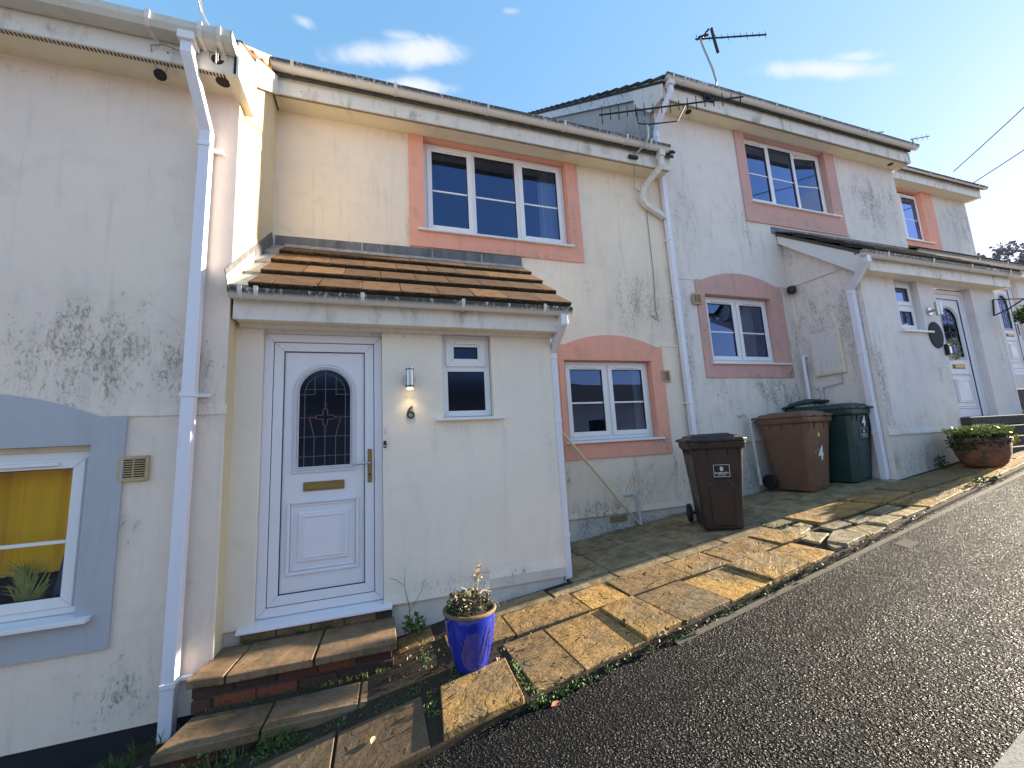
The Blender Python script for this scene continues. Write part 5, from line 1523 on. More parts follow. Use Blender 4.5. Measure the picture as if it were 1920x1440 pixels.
def wheelie_bin(label, col, loc, rz, W=0.50, D=0.60, H=0.97, lid=0.0, group='wheelie bins standing on the pavement', mod=None):
    t = thing('wheelie_bin', label, 'bin', loc, rz, group)
    w0, d0 = W * 0.76, D * 0.74

    def sec(w, d, z, c=0.045, yo=0.0):
        a, b = w / 2, d / 2; c2 = c * 0.3
        pts = [(-a + c, -b), (a - c, -b), (a - c2, -b + c2), (a, -b + c), (a, b - c), (a - c2, b - c2), (a - c, b), (-a + c, b), (-a + c2, b - c2), (-a, b - c), (-a, -b + c), (-a + c2, -b + c2)]
        return [(x, y + yo, z) for x, y in pts]
    secs = [sec(w0 * .96, d0 * .96, 0.0, 0.05), sec(w0, d0, 0.02, 0.05), sec(w0 + (W - w0) * .5, d0 + (D - d0) * .5, H * 0.5), sec(W, D, H - 0.085), sec(W + .012, D + .012, H - 0.08), sec(W + .05, D + .05, H - 0.062), sec(W + .062, D + .062, H - 0.02), sec(W + .058, D + .058, H)]
    m = MB(); vs = []; fs = []
    n = 12
    for s_ in secs: vs += s_
    for i in range(len(secs) - 1):
        for k in range(n): fs.append((i * n + k, i * n + (k + 1) % n, (i + 1) * n + (k + 1) % n, (i + 1) * n + k))
    fs.append(tuple(range(n - 1, -1, -1))); fs.append(tuple((len(secs) - 1) * n + k for k in range(n)))
    m.raw(vs, fs)
    body = part('bin_body', m, M[col], t, local=True, bevel=0.004)
    # raised front panel and ribs under the rim
    def fy(z, off=0.0):   # front face y at height z
        u = min(1, max(0, z / (H - 0.085)))
        return -(d0 + (D - d0) * u) / 2 - off
    z0, z1 = 0.05, H * 0.56
    wa, wb = w0 * 0.52, w0 * 0.60
    pts = [(-wa / 2, z0), (wa / 2, z0), (wb / 2, z1 - 0.06), (wb / 2 - 0.05, z1), (-wb / 2 + 0.05, z1), (-wb / 2, z1 - 0.06)]
    pm = MB(); fr = [(x, fy(z, 0.012), z) for x, z in pts]; bk = [(x * 1.12, fy(z, -0.004), z + (0.015 if z > 0.3 else -0.01)) for x, z in pts]
    pm.raw(fr + bk, [tuple(range(6))] + [(i, (i + 1) % 6, 6 + (i + 1) % 6, 6 + i) for i in range(6)])
    part('front_panel', pm, M[col], t, local=True, smooth=False)
    for k in (-0.40, -0.2, 0.2, 0.40):
        part('rim_rib', MB().prism([(W * k - .004, fy(H - .08, 0), H - .065), (W * k - .004, fy(H - .08, 0.024), H - .065), (W * k - .004, fy(H - .16, 0), H - .17)], (0.008, 0, 0)), M[col], t, local=True)
    for sx in (-1, 1):
        for k in (-0.25, 0.0, 0.25):
            xx = sx * W / 2
            part('rim_rib', MB().prism([(xx, D * k - .004, H - .065), (xx + sx * .026, D * k - .004, H - .065), (xx - sx * .01, D * k - .004, H - .17)], (0, 0.008, 0)), M[col], t, local=True)
    # lid: overlapping tray with a raised step and a lip
    hy = D / 2 + 0.03

    def LP(x, y, z):
        v = Vector((x, y - hy, z - H)); v.rotate(Matrix.Rotation(-lid, 3, 'X')); return (v.x, v.y + hy, v.z + H)
    a, b = W / 2 + 0.045, D / 2 + 0.055
    lv = []
    prof = [(0, 0.002), (0.0, 0.026), (0.016, 0.036), (0.055, 0.040), (0.075, 0.064), (0.10, 0.070)]
    lm = MB(); vs = []
    for ins, z in prof:
        c = 0.05
        aa, bb = a - ins, b - ins
        vs += [LP(x, y + 0.01, H + z) for x, y in [(-aa + c, -bb), (aa - c, -bb), (aa, -bb + c), (aa, bb), (-aa, bb), (-aa, -bb + c)]]
    fs = []
    for i in range(len(prof) - 1):
        for k in range(6): fs.append((i * 6 + k, i * 6 + (k + 1) % 6, (i + 1) * 6 + (k + 1) % 6, (i + 1) * 6 + k))
    fs.append(tuple(range(5, -1, -1))); fs.append(tuple((len(prof) - 1) * 6 + k for k in range(6)))
    lm.raw(vs, fs)
    lo = part('lid', lm, M[col], t, local=True, bevel=0.003)
    for (ya, yb) in ((-b + 0.13, -0.02), (0.02, b - 0.12)):
        rm = MB().hexa([LP(-a + .13, ya, H + .070), LP(a - .13, ya, H + .070), LP(a - .13, yb, H + .070), LP(-a + .13, yb, H + .070)],
                       [LP(-a + .15, ya + .02, H + .084), LP(a - .15, ya + .02, H + .084), LP(a - .15, yb - .02, H + .084), LP(-a + .15, yb - .02, H + .084)])
        part('lid_ridge', rm, M[col], lo, local=True, bevel=0.003)
    for sx in (-1, 1):
        part('lid_grip', MB().tube([LP(sx * W * 0.30, -b + .005, H + .02), LP(sx * W * 0.30, -b - .018, H + .008), LP(sx * W * 0.12, -b - .018, H + .008), LP(sx * W * 0.12, -b + .005, H + .02)], 0.009, 6), M[col], lo, local=True)
    # handle bar, axle, wheels
    part('handle_bar', MB().tube([(-W * .42, D / 2 + .02, H - .03), (-W * .42, D / 2 + .08, H - .02), (W * .42, D / 2 + .08, H - .02), (W * .42, D / 2 + .02, H - .03)], 0.014, 8), M[col], t, local=True, smooth=True)
    part('axle', MB().tube([(-W / 2 + .0, d0 / 2 + .03, 0.10), (W / 2 - .0, d0 / 2 + .03, 0.10)], 0.011, 8), M['dark_metal'], t, local=True)
    for sx in (-1, 1):
        xc = sx * (W / 2 - 0.005); yc = d0 / 2 + .03
        wm = MB()
        pr = [(0.055, -0.018), (0.092, -0.02), (0.10, -0.012), (0.10, 0.012), (0.092, 0.02), (0.055, 0.018)]
        N = 20; vs = []; fs = []
        for r_, x_ in pr:
            for k in range(N): vs.append((xc + x_, yc + r_ * math.cos(2 * math.pi * k / N), 0.10 + r_ * math.sin(2 * math.pi * k / N)))
        for i in range(len(pr) - 1):
            for k in range(N): fs.append((i * N + k, i * N + (k + 1) % N, (i + 1) * N + (k + 1) % N, (i + 1) * N + k))
        wm.raw(vs, fs)
        wo = part('wheel', wm, M['rubber'], t, local=True, smooth=True)
        hm = MB().tube([(xc - .014, yc, .10), (xc + .014, yc, .10)], 0.056, 16)
        part('wheel_hub', hm, M['black_plastic'], wo, local=True)
    return t, fy, H


def council_sticker(t, fy, H, x, z, s, back=True):
    yf = fy(z, 0.003)
    slope = (fy(z + .1) - fy(z)) / .1

    def T(c, dy=0.0): return Vector((x + c[0], fy(z + c[1], 0.0035) - dy, z + c[1]))
    m = MB().face([T((-s / 2, -s * .40)), T((s / 2, -s * .40)), T((s / 2, s * .40)), T((-s / 2, s * .40))])
    o = part('council_sticker', m, M['sticker_black'], t, local=True, recalc=False)
    bm_ = MB()
    for a, b, c, d in ((-.5, .5, -.40, -.375), (-.5, .5, .375, .40), (-.5, -.475, -.375, .375), (.475, .5, -.375, .375)):
        bm_.face([T((s * a, s * c), .001), T((s * b, s * c), .001), T((s * b, s * d), .001), T((s * a, s * d), .001)])
    # emblem: two clasped rounded shapes above the name
    for (ex, ez, er) in ((0.0, 0.19, 0.10), (-0.055, 0.10, 0.06), (0.06, 0.09, 0.06), (0.0, 0.025, 0.075)):
        bm_.face([T((s * (ex + er * math.cos(k * math.pi / 7)), s * (ez + er * .75 * math.sin(k * math.pi / 7))), .001 + .0003 * er * 10) for k in range(14)])
    part('sticker_print', bm_, M['white_print'], o, local=True, recalc=False)
    dk = MB()
    for (ex, ez, er) in ((0.03, 0.20, 0.028), (-0.02, 0.11, 0.025), (0.035, 0.05, 0.024)):
        dk.face([T((s * (ex + er * math.cos(k * math.pi / 5)), s * (ez + er * math.sin(k * math.pi / 5))), .003) for k in range(10)])
    part('sticker_print', dk, M['sticker_black'], o, local=True, recalc=False)
    tx = text_mb('PLYMOUTH', s * 0.155, 0.0002, lambda c: T((c.x, c.y - s * .16), .001 + c.z), bold=0.0006)
    part('sticker_print', tx, M['white_print'], o, local=True, recalc=False)
    tx = text_mb('CITY COUNCIL', s * 0.075, 0.0002, lambda c: T((c.x, c.y - s * .28), .001 + c.z), bold=0.0003)
    part('sticker_print', tx, M['white_print'], o, local=True, recalc=False)


def decal4(t, fy, x, z, s):
    def T(c): return Vector((x + c.x * .8, fy(z + c.y, 0.0145) - c.z, z + c.y))
    part('bin_number', text_mb('4', s, 0.001, T, bold=0.006), M['white_print'], t, local=True, recalc=False)


b1, f1, h1 = wheelie_bin('dark chocolate-brown wheelie bin with black council sticker, nearest and in front of the salmon window', 'bin_dark', (3.50, 3.63, gz(3.45) + .006), R(-31), W=0.50, D=0.58, H=0.90)
council_sticker(b1, f1, h1, 0.02, 0.60, 0.155)
b2, f2, h2 = wheelie_bin('mid-brown wheelie bin with a white 4 and a yellow sticker', 'bin_brown', (5.30, 4.0, gz(5.25) + .006), R(6), W=0.52, D=0.62, H=0.93)
decal4(b2, f2, -0.01, 0.46, 0.24)
ym = MB(); zc_ = 0.70
pt = [(0.028 * math.cos(a + .2) * (1 if i % 2 else .75) - .02, zc_ + 0.034 * math.sin(a + .2) * (1 if i % 2 else .8)) for i, a in enumerate([k * math.pi / 4 for k in range(8)])]
ym.face([(x, f2(z, 0.0045), z) for x, z in pt]); part('yellow_sticker', ym, M['yellow_print'], b2, local=True, recalc=False)
b3, f3, h3 = wheelie_bin('dark green wheelie bin with a white 4 above a council sticker, beside the porch downpipe', 'bin_green', (5.93, 3.86, gz(5.9) + .006), R(4), W=0.50, D=0.58, H=0.93)
decal4(b3, f3, 0.02, 0.76, 0.18)
council_sticker(b3, f3, h3, 0.03, 0.62, 0.15)
b4, f4, h4 = wheelie_bin('dark green wheelie bin mostly hidden behind the others, its lid propped up by rubbish', 'bin_green', (5.90, 4.20, gz(5.9) + .19), R(4), W=0.40, D=0.30, H=0.82, lid=R(10))
bg = MB()
for k in range(7):
    bg.box(-0.18 + k * .055, -0.13 + k * .055, -0.10 + .02 * (k % 2), 0.08, 0.83, 0.855 + 0.012 * (k % 3))
part('rubbish', bg, M['net'], b4, local=True, bevel=0.006)

# ------------------------------------------------------------------ pots and plants


def leaves(mb, centre, spread, n, size, up=0.3, flat=1.0):
    for _ in range(n):
        while True:
            p = Vector((random.uniform(-1, 1), random.uniform(-1, 1), random.uniform(-1, 1)))
            if p.length < 1: break
        p = Vector((p.x * spread[0], p.y * spread[1], p.z * spread[2])) + Vector(centre)
        s = size * random.uniform(0.6, 1.3)
        d = Vector((random.uniform(-1, 1), random.uniform(-1, 1), random.uniform(-up, 1))).normalized()
        e = d.cross(Vector((random.uniform(-1, 1), random.uniform(-1, 1), random.uniform(-1, 1)))).normalized()
        nn = d.cross(e) * s * 0.12
        mb.face([p, p + d * s * .5 + e * s * .32 + nn, p + d * s, p + d * s * .5 - e * s * .32 + nn])


pc = (0.545, 2.66); pz = gz(0.545) - 0.01
pot = thing('glazed_pot', 'cobalt blue glazed pot of withered plants standing by the doorstep', 'plant pot', (pc[0], pc[1], pz))
PH = 0.345
prof = [(0.090, 0.0), (0.098, 0.01), (0.115, 0.07), (0.138, 0.16), (0.152, 0.24), (0.155, 0.29), (0.150, 0.318), (0.158, 0.326)]
pm = MB(); pm.lathe(prof, (pc[0], pc[1], pz), 40)
part('pot_body', pm, M['glaze'], pot, smooth=True)
rm = MB(); N = 40
ri = [(0.156, 0.318), (0.164, 0.322), (0.167, 0.332), (0.162, 0.340), (0.150, 0.340), (0.143, 0.33), (0.141, 0.29)]
vs, fs = [], []
for r_, z_ in ri:
    for k in range(N): vs.append((pc[0] + r_ * math.cos(2 * math.pi * k / N), pc[1] + r_ * math.sin(2 * math.pi * k / N), pz + z_))
for i in range(len(ri) - 1):
    for k in range(N): fs.append((i * N + k, i * N + (k + 1) % N, (i + 1) * N + (k + 1) % N, (i + 1) * N + k))
rm.raw(vs, fs)
part('pot_rim', rm, M['pot_rim'], pot, smooth=True)
part('potting_soil', MB().lathe([(0.142, 0.30), (0.145, 0.327)], (pc[0], pc[1], pz), 24), M['soil'], pot)
# reed pattern on the glaze
rd = MB()
for (a0, z0_, z1_, ln) in ((-2.15, 0.06, 0.21, 1), (-1.98, 0.09, 0.19, -1), (-1.25, 0.10, 0.26, 1), (-1.08, 0.06, 0.24, 1), (-0.8, 0.08, 0.22, -1)):
    pts = []
    for k in range(9):
        z_ = z0_ + (z1_ - z0_) * k / 8; a_ = a0 + ln * 0.16 * (k / 8) ** 2
        r_ = 0.1005 + 0.0560 * min(1, z_ / 0.25) ** 0.8
        pts.append((pc[0] + r_ * math.cos(a_), pc[1] + r_ * math.sin(a_), pz + z_))
    rd.tube(pts, 0.0016, 5)
    e = Vector(pts[-1])
    for s_ in (-1, 1):
        rd.tube([e, e + Vector((0.012 * s_ * ln, 0, 0.012))], 0.0018, 5)
part('reed_pattern', rd, M['pot_rim'], pot)
lf = MB(); leaves(lf, (pc[0], pc[1], pz + .36), (0.13, 0.13, 0.03), 260, 0.026)
part('foliage', lf, M['leaf_dark'], pot, kind='stuff', recalc=False, merge=False)
lf = MB(); leaves(lf, (pc[0] - .03, pc[1] + .02, pz + .385), (0.11, 0.10, 0.035), 130, 0.03)
part('foliage', lf, M['leaf_green'], pot, kind='stuff', recalc=False, merge=False)
lf = MB(); leaves(lf, (pc[0], pc[1], pz + .39), (0.13, 0.12, 0.04), 230, 0.026)
part('foliage', lf, M['dead_leaf'], pot, kind='stuff', recalc=False, merge=False)
sm = MB()
for k in range(26):
    a = random.uniform(0, 2 * math.pi); r_ = random.uniform(0.02, 0.1)
    p0 = Vector((pc[0] + r_ * math.cos(a), pc[1] + r_ * math.sin(a), pz + .34))
    q = p0 + Vector((random.uniform(-.08, .12), random.uniform(-.08, .06), random.uniform(0.02, 0.10)))
    q2 = q + Vector((random.uniform(-.03, .08), random.uniform(-.04, .03), random.uniform(-0.04, 0.02)))
    sm.tube([p0, q, q2], 0.0028, 5, rr=[0.003, 0.0026, 0.0015])
for k in range(7):
    p0 = Vector((pc[0] + .045, pc[1] + .05, pz + .34)); tx = .015 + k * .007
    sm.tube([p0, p0 + Vector((tx * .5, .02, .10)), p0 + Vector((tx, .03 + .004 * k, .17 + .012 * k))], 0.003, 5, rr=[.003, .0028, .002])
part('dry_stem', sm, M['straw'], pot, kind='stuff')
sl = MB(); leaves(sl, (pc[0] + .085, pc[1] + .09, pz + .50), (0.03, 0.02, 0.06), 50, 0.024)
part('seed_head', sl, M['straw'], pot, kind='stuff', recalc=False, merge=False)

tp = (7.22, 3.06); tz = gz(7.22) - .01
pl = thing('terracotta_planter', 'wide weathered terracotta planter overflowing with yellow-green leaves by the far door', 'plant pot', (tp[0], tp[1], tz))
part('pot_body', MB().lathe([(0.20, 0), (0.25, 0.04), (0.30, 0.14), (0.325, 0.26), (0.32, 0.29), (0.345, 0.30), (0.35, 0.34), (0.33, 0.355), (0.30, 0.35)], (tp[0], tp[1], tz), 32, 0.75), M['terracotta'], pl, smooth=True)
lf = MB()
leaves(lf, (tp[0], tp[1], tz + .425), (0.38, 0.28, 0.06), 900, 0.06)
leaves(lf, (tp[0] + .42, tp[1] - .05, tz + .33), (0.16, 0.14, 0.10), 240, 0.045)
part('foliage', lf, M['leaf_yellow'], pl, kind='stuff', recalc=False, merge=False)
lf = MB()
leaves(lf, (tp[0] - .33, tp[1] + .02, tz + .30), (0.13, 0.14, 0.12), 350, 0.04)
leaves(lf, (tp[0] - .12, tp[1] - .18, tz + .31), (0.22, 0.1, 0.09), 300, 0.035)
leaves(lf, (tp[0], tp[1], tz + .36), (0.36, 0.27, 0.05), 500, 0.04)
leaves(lf, (tp[0] - .36, tp[1] + .25, tz + .05), (0.08, 0.06, 0.09), 110, 0.035)
part('foliage', lf, M['leaf_dark'], pl, kind='stuff', recalc=False, merge=False)

# weeds and tufts along joints and wall feet
wd = MB(); gt = MB(); dd = MB()


def tuft(mbx, x, y, z, n, h, spread=0.03):
    for _ in range(n):
        a = random.uniform(0, 2 * math.pi); r_ = random.uniform(0, spread)
        p = Vector((x + r_ * math.cos(a), y + r_ * math.sin(a), z))
        hh = h * random.uniform(.5, 1.2); l = Vector((random.uniform(-.6, .6) * hh, random.uniform(-.6, .6) * hh, hh)); w = Vector((0.0018, 0.0012, 0))
        mbx.face([p - w, p + w, p + l * .55 + w * .8 + Vector((0, 0, .2 * hh)), p + l * .55 - w * .8 + Vector((0, 0, .2 * hh))]); mbx.face([p + l * .55 - w * .8 + Vector((0, 0, .2 * hh)), p + l * .55 + w * .8 + Vector((0, 0, .2 * hh)), p + l])


for _ in range(120):      # along the kerb
    x = random.choice((random.uniform(0.75, 1.6), random.uniform(1.6, 4.0), random.uniform(0.75, 1.1)))
    y = kerb_y(x) - random.uniform(-0.01, 0.045)
    leaves(wd, (x, y, gz(x) - .035), (0.025, 0.015, 0.012), 9, 0.014)
for _ in range(70):       # between lower slabs and lower step
    x = random.uniform(-1.0, 0.3)
    leaves(wd, (x, random.uniform(2.60, 2.72), gz(x) - .03), (0.03, 0.03, 0.02), 12, 0.018)
for (cx_, cy_, nn_, hh_) in ((0.30, 2.9, 8, .05), (0.43, 2.62, 10, .03), (0.27, 2.45, 10, .03), (0.76, 2.45, 12, .03), (0.78, 2.25, 12, .03)):
    for _ in range(nn_): leaves(wd, (cx_ + random.uniform(-.03, .03), cy_ + random.uniform(-.12, .12), gz(cx_) - .02 + random.uniform(0, hh_)), (0.02, 0.03, 0.015), 8, 0.018)
for x in (-2.0, -1.75, -1.55, -1.35, -1.1, -1.05, -0.75, -0.5):
    yy = 3.1 if x < -1.06 else 2.67
    for _ in range(3): tuft(gt, x + random.uniform(-.08, .08), yy + random.uniform(-.06, .06), gz(x) - .05, 22, 0.11)
for _ in range(34):
    x = random.uniform(-0.95, 0.1); tuft(gt, x, 3.045, ZL, 5, 0.035, .015)
for _ in range(30):
    x = random.uniform(-0.9, 0.28); leaves(wd, (x, 2.68, ZL - .05 + random.uniform(-.05, .05)), (0.03, 0.02, 0.03), 12, 0.02)
# leafy sprig beside the porch wall and mosses at the plinths
for _ in range(16): leaves(wd, (0.24 + random.uniform(-.05, .1), 3.36 + random.uniform(-.05, .03), -1.33 + random.uniform(0, .06)), (0.03, 0.03, 0.02), 10, 0.028)
for _ in range(34):
    x = random.uniform(-0.85, -0.3); leaves(wd, (x, YP - .025, ZT + .012), (0.025, 0.012, 0.014), 10, 0.014)
for _ in range(60):
    x = random.uniform(1.7, 3.6); leaves(wd, (x, Y6 - .01, gz(x)), (0.04, 0.012, 0.01), 5, 0.012)
for _ in range(26): leaves(wd, (3.92 + random.uniform(-.12, .14), 3.25 + random.uniform(-.1, .1), gz(3.9) - .02), (0.04, 0.04, 0.012), 12, 0.016)
for _ in range(16): leaves(wd, (6.35 + random.uniform(-.2, .3), 2.72 + random.uniform(-.03, .03), gz(6.35)), (0.05, 0.03, 0.03), 9, 0.03)
solo('weeds', wd, M['leaf_green'], 'low green weeds growing along the kerb and slab joints', 'weeds', kind='stuff', recalc=False, merge=False)
solo('grass_tufts', gt, M['leaf_green'], 'grass tufts at the foot of the left wall and doorstep', 'grass', kind='stuff', recalc=False, merge=False)
for _ in range(620):
    q = random.random()
    if q < .45: x, y = random.uniform(0.1, 0.95), random.uniform(2.62, 3.3)
    elif q < .7: x = random.uniform(0.7, 5.0); y = kerb_y(x) - random.uniform(-0.02, .05)
    elif q < .85: x, y = random.uniform(2.85, 3.3), random.uniform(4.15, 4.37)
    else: x, y = random.uniform(0.7, 4), random.choice((2.81, 3.19, 3.37, 3.93)) + random.uniform(-.012, .012)
    leaves(dd, (x, y, gz(x) - .012 + (0 if q > .45 else -.01)), (0.03, 0.02, 0.006), 2, 0.022, up=0.6)
solo('leaf_litter', dd, M['dead_leaf'], 'brown leaf litter and debris round the blue pot and in the joints', 'leaf litter', kind='stuff', recalc=False, merge=False)
sp = thing('twiggy_weed', 'thin bare-stemmed weed growing up against the porch wall beside the step', 'weed', (0.2, 3.36, -1.36))
ts = MB(); ts.tube([(0.24, 3.34, -1.36), (0.23, 3.36, -1.15), (0.20, 3.40, -1.02), (0.21, 3.41, -0.90)], 0.003, 5, rr=[.0035, .003, .002, .001])
ts.tube([(0.20, 3.40, -1.02), (0.14, 3.41, -0.97), (0.10, 3.41, -0.955)], 0.0018, 5); ts.tube([(0.23, 3.35, -1.2), (0.33, 3.39, -1.07), (0.35, 3.40, -1.0)], 0.0018, 5)
part('stem', ts, M['twig'], sp)
tl = MB(); leaves(tl, (0.26, 3.33, -1.26), (0.06, 0.03, 0.05), 26, 0.045)
part('foliage', tl, M['leaf_green'], sp, kind='stuff', recalc=False, merge=False)


def fallen(x, y, s, mat, label, a=0.3):
    z = gz(x) - .05 + (.05 if y > kerb_y(x) else 0)
    m = MB(); c, d = math.cos(a), math.sin(a)
    P = lambda u, v, h: (x + (u * c - v * d) * s, y + (u * d + v * c) * s, z + h * s)
    m.raw([P(-1, 0, .1), P(-.3, .45, .35), P(.5, .4, .3), P(1, 0, .12), P(.5, -.4, .1), P(-.3, -.45, .12), P(0, 0, .02)], [(0, 1, 6), (1, 2, 6), (2, 3, 6), (3, 4, 6), (4, 5, 6), (5, 0, 6)])
    solo('fallen_leaf', m, M[mat], label, 'leaf', loc=(x, y, z), recalc=False)


fallen(0.865, 2.13, 0.032, 'red_leaf', 'curled reddish leaf lying alone on the asphalt below the ochre slabs')
fallen(-0.02, 2.36, 0.028, 'straw', 'pale curled leaf on the dark slabs below the doorstep', 1.2)
fallen(1.95, 4.28, 0.035, 'dead_leaf', 'dark brown leaf against the foot of the house wall by the porch', 2.0)

# ------------------------------------------------------------------ fittings on the walls
lmp = thing('wall_lamp', 'lit steel up-down wall light above the number 6', 'lamp', (0.265, YP, 0.58))
part('back_plate', MB().tube([(0.265, YP - 0.001, 0.575), (0.265, YP - 0.02, 0.575)], 0.055, 24), M['steel'], lmp, bevel=0.002)
part('lamp_arm', MB().tube([(0.265, YP - 0.02, 0.575), (0.265, YP - 0.05, 0.575)], 0.016, 12), M['steel'], lmp)
part('lamp_tube', MB().lathe([(0.030, -0.085), (0.032, -0.083), (0.032, 0.085), (0.030, 0.087)], (0.265, YP - 0.078, 0.582), 24), M['steel'], lmp, smooth=True)
for zz in (-0.066, 0.07):
    part('lamp_band', MB().lathe([(0.0335, -0.004), (0.0335, 0.004)], (0.265, YP - 0.078, 0.582 + zz), 24), M['dark_metal'], lmp, smooth=True)
part('lamp_bulb', MB().tube([(0.265, YP - 0.078, 0.4965), (0.265, YP - 0.078, 0.489)], 0.024, 16), M['lamp_glow'], lmp)
ld = bpy.data.lights.new('wall_lamp_light', 'SPOT'); ld.energy = 0.35; ld.color = (1, 0.72, 0.32); ld.spot_size = R(120); ld.spot_blend = 0.8; ld.shadow_soft_size = 0.02
lo = bpy.data.objects.new('lamp_light', ld); COL.objects.link(lo); lo.parent = lmp; lo.location = (0, -0.078, -0.098)
num6 = text_mb('6', 0.155, 0.007, lambda c: Vector((0.272 + c.x, YP - 0.009 - c.z, 0.302 + c.y)), bold=0.0)
solo('house_number', num6, M['dull_metal'], 'metal numeral 6 fixed below the lit wall lamp', 'house number', loc=(0.272, YP, 0.302))
nf = text_mb('2', 0.06, 0.0006, lambda c: Vector((0.070 + c.x, YP - 0.002 - c.z, 0.165 + c.y)))
part('faint_number', nf, M['pipe_grey'], H6)

l4 = thing('wall_lamp', 'unlit steel wall light above the oval plaque by the far door', 'lamp', (7.62, YP, 1.56))
part('back_plate', MB().tube([(7.56, YP - 0.001, 1.56), (7.56, YP - 0.02, 1.56)], 0.055, 20), M['steel'], l4)
part('lamp_arm', MB().tube([(7.56, YP - 0.02, 1.56), (7.56, YP - 0.07, 1.565)], 0.02, 10), M['steel'], l4)
part('lamp_tube', MB().lathe([(0.035, -0.10), (0.037, -0.098), (0.037, 0.098), (0.035, 0.10)], (7.56, YP - 0.11, 1.575), 20), M['steel'], l4, smooth=True)
pq = thing('name_plaque', 'dark oval slate plaque on the porch wall beside the far door', 'plaque', (7.64, YP, 1.2))
N = 28
part('plaque_board', MB().prism([(7.60 + 0.155 * math.cos(2 * math.pi * k / N), YP - 0.018, 1.215 + 0.195 * math.sin(2 * math.pi * k / N)) for k in range(N)], (0, 0.016, 0)), M['slate'], pq, bevel=0.003)
kb = thing('key_safe', 'small black and silver key box between the slate plaque and the far door', 'key box', (7.78, YP, 1.0))
part('key_box', MB().box(7.735, 7.80, YP - 0.05, YP - .001, 0.92, 1.08), M['black_plastic'], kb, bevel=0.008)
part('key_flap', MB().box(7.745, 7.79, YP - 0.058, YP - .051, 0.94, 1.04), M['steel'], kb, bevel=0.003)
sc = thing('security_camera', 'black dome security camera in the corner above the meter box', 'camera', (6.1, Y6 - .05, 2.13))
part('camera_mount', MB().tube([(6.17, Y6 - .001, 2.17), (6.13, Y6 - .08, 2.15)], 0.025, 12), M['black_plastic'], sc, smooth=True)
part('camera_dome', MB().lathe([(0.01, -0.075), (0.045, -0.06), (0.062, -0.02), (0.062, 0.02), (0.05, 0.05), (0.02, 0.06)], (6.09, Y6 - .11, 2.12), 18), M['black_plastic'], sc, smooth=True)

sl8 = thing('soffit_spotlight', 'dark round spotlight hanging on its wire below the left eaves', 'light', (-1.45, 3.1, 2.76))
part('spot_disc', MB().tube([(-1.40, 3.06, 2.655), (-1.404, 3.065, 2.665)], 0.036, 20), M['dark_metal'], sl8)
part('wire', MB().tube([(-1.40, 3.06, 2.665), (-1.44, 3.05, 2.74), (-1.44, 3.0, 2.82), (-1.36, 2.99, 2.835), (-1.24, 2.99, 2.80)], 0.004, 6), M['cable'], sl8)
part('wire', MB().tube([(-1.38, 3.06, 2.665), (-1.36, 3.06, 2.73), (-1.40, 3.04, 2.76)], 0.003, 6), M['cable'], sl8)
cw = thing('overhead_cable', 'twin cable rising out of the picture from the left eaves corner', 'cable', (-1.1, 3.0, 2.9))
part('cable_strand', MB().tube([(-1.05, 2.995, 2.80), (-1.045, 2.97, 2.90), (-1.07, 2.93, 2.96), (-1.12, 2.90, 3.06), (-1.16, 2.9, 3.25), (-1.20, 2.9, 3.6), (-1.3, 2.8, 4.6)], 0.005, 6), M['cable'], cw)
part('cable_strand', MB().tube([(-1.06, 2.995, 2.78), (-1.055, 2.965, 2.90), (-1.08, 2.925, 2.97), (-1.13, 2.895, 3.07), (-1.172, 2.895, 3.25), (-1.212, 2.895, 3.6), (-1.33, 2.8, 4.6)], 0.005, 6), M['white_cable'], cw)

# leaning cream pole
lp = MB().tube([(1.98, 4.24, 0.14), (2.50, 4.28, -0.47), (2.78, 4.31, -0.80)], 0.0165, 12)
pole = thing('leaning_pole', 'cream plastic pole leaning across the wall under the salmon window', 'pole', (2.97, 4.3, -1.02))
part('pole_shaft', lp, M['pole_cream'], pole, smooth=True)
part('pole_tip', MB().tube([(2.77, 4.309, -0.79), (2.98, 4.325, -1.015)], 0.011, 10), M['pipe_grey'], pole, smooth=True)
part('pole_collar', MB().tube([(2.14, 4.252, -0.045), (2.16, 4.254, -0.07)], 0.022, 12), M['pole_cream'], pole)

# ------------------------------------------------------------------ aerials and wires
A1 = thing('tv_aerial', 'long dark yagi television aerial fixed above the middle gutter', 'aerial', (3.55, 3.99, 3.9))
e0, e1 = Vector((2.83, 4.13, 4.255)), Vector((4.52, 3.40, 4.275))
part('boom', MB().tube([e0, e1], 0.011, 8), M['dark_metal'], A1)
part('mast', MB().tube([(3.43, 3.95, 4.09), (3.43, 3.95, 3.93), (3.42, 3.98, 3.85), (3.35, 4.06, 3.78), (3.30, 4.12, 3.74)], 0.013, 10), M['grey_metal'], A1, smooth=True)
part('crank_arm', MB().tube([(3.30, 3.96, 4.26), (3.31, 3.97, 4.10), (3.45, 3.94, 4.095), (3.80, 3.80, 4.10), (3.86, 3.70, 4.26)], 0.009, 8), M['dark_metal'], A1)
part('fixing_bracket', MB().box(3.22, 3.36, 4.10, 4.135, 3.70, 3.735), M['dark_metal'], A1)
bd = (e1 - e0).normalized(); sd = bd.cross(Vector((0, 0, 1))).normalized()
for k in range(17):
    p = e0 + (e1 - e0) * (0.02 + 0.96 * k / 16)
    hl = 0.065 + 0.012 * ((k * 7) % 3)
    h0 = 0.13 if k == 0 else hl
    part('element', MB().tube([p + Vector((0, 0, 1)) * h0 + sd * .01, p - Vector((0, 0, 1)) * h0 - sd * .01], 0.008, 6, rr=[0.005, 0.008]), M['dark_metal'], A1)
A2 = thing('tv_aerial', 'television aerial on a bent mast above the further roof, against the sky', 'aerial', (4.9, 4.05, 5.0))
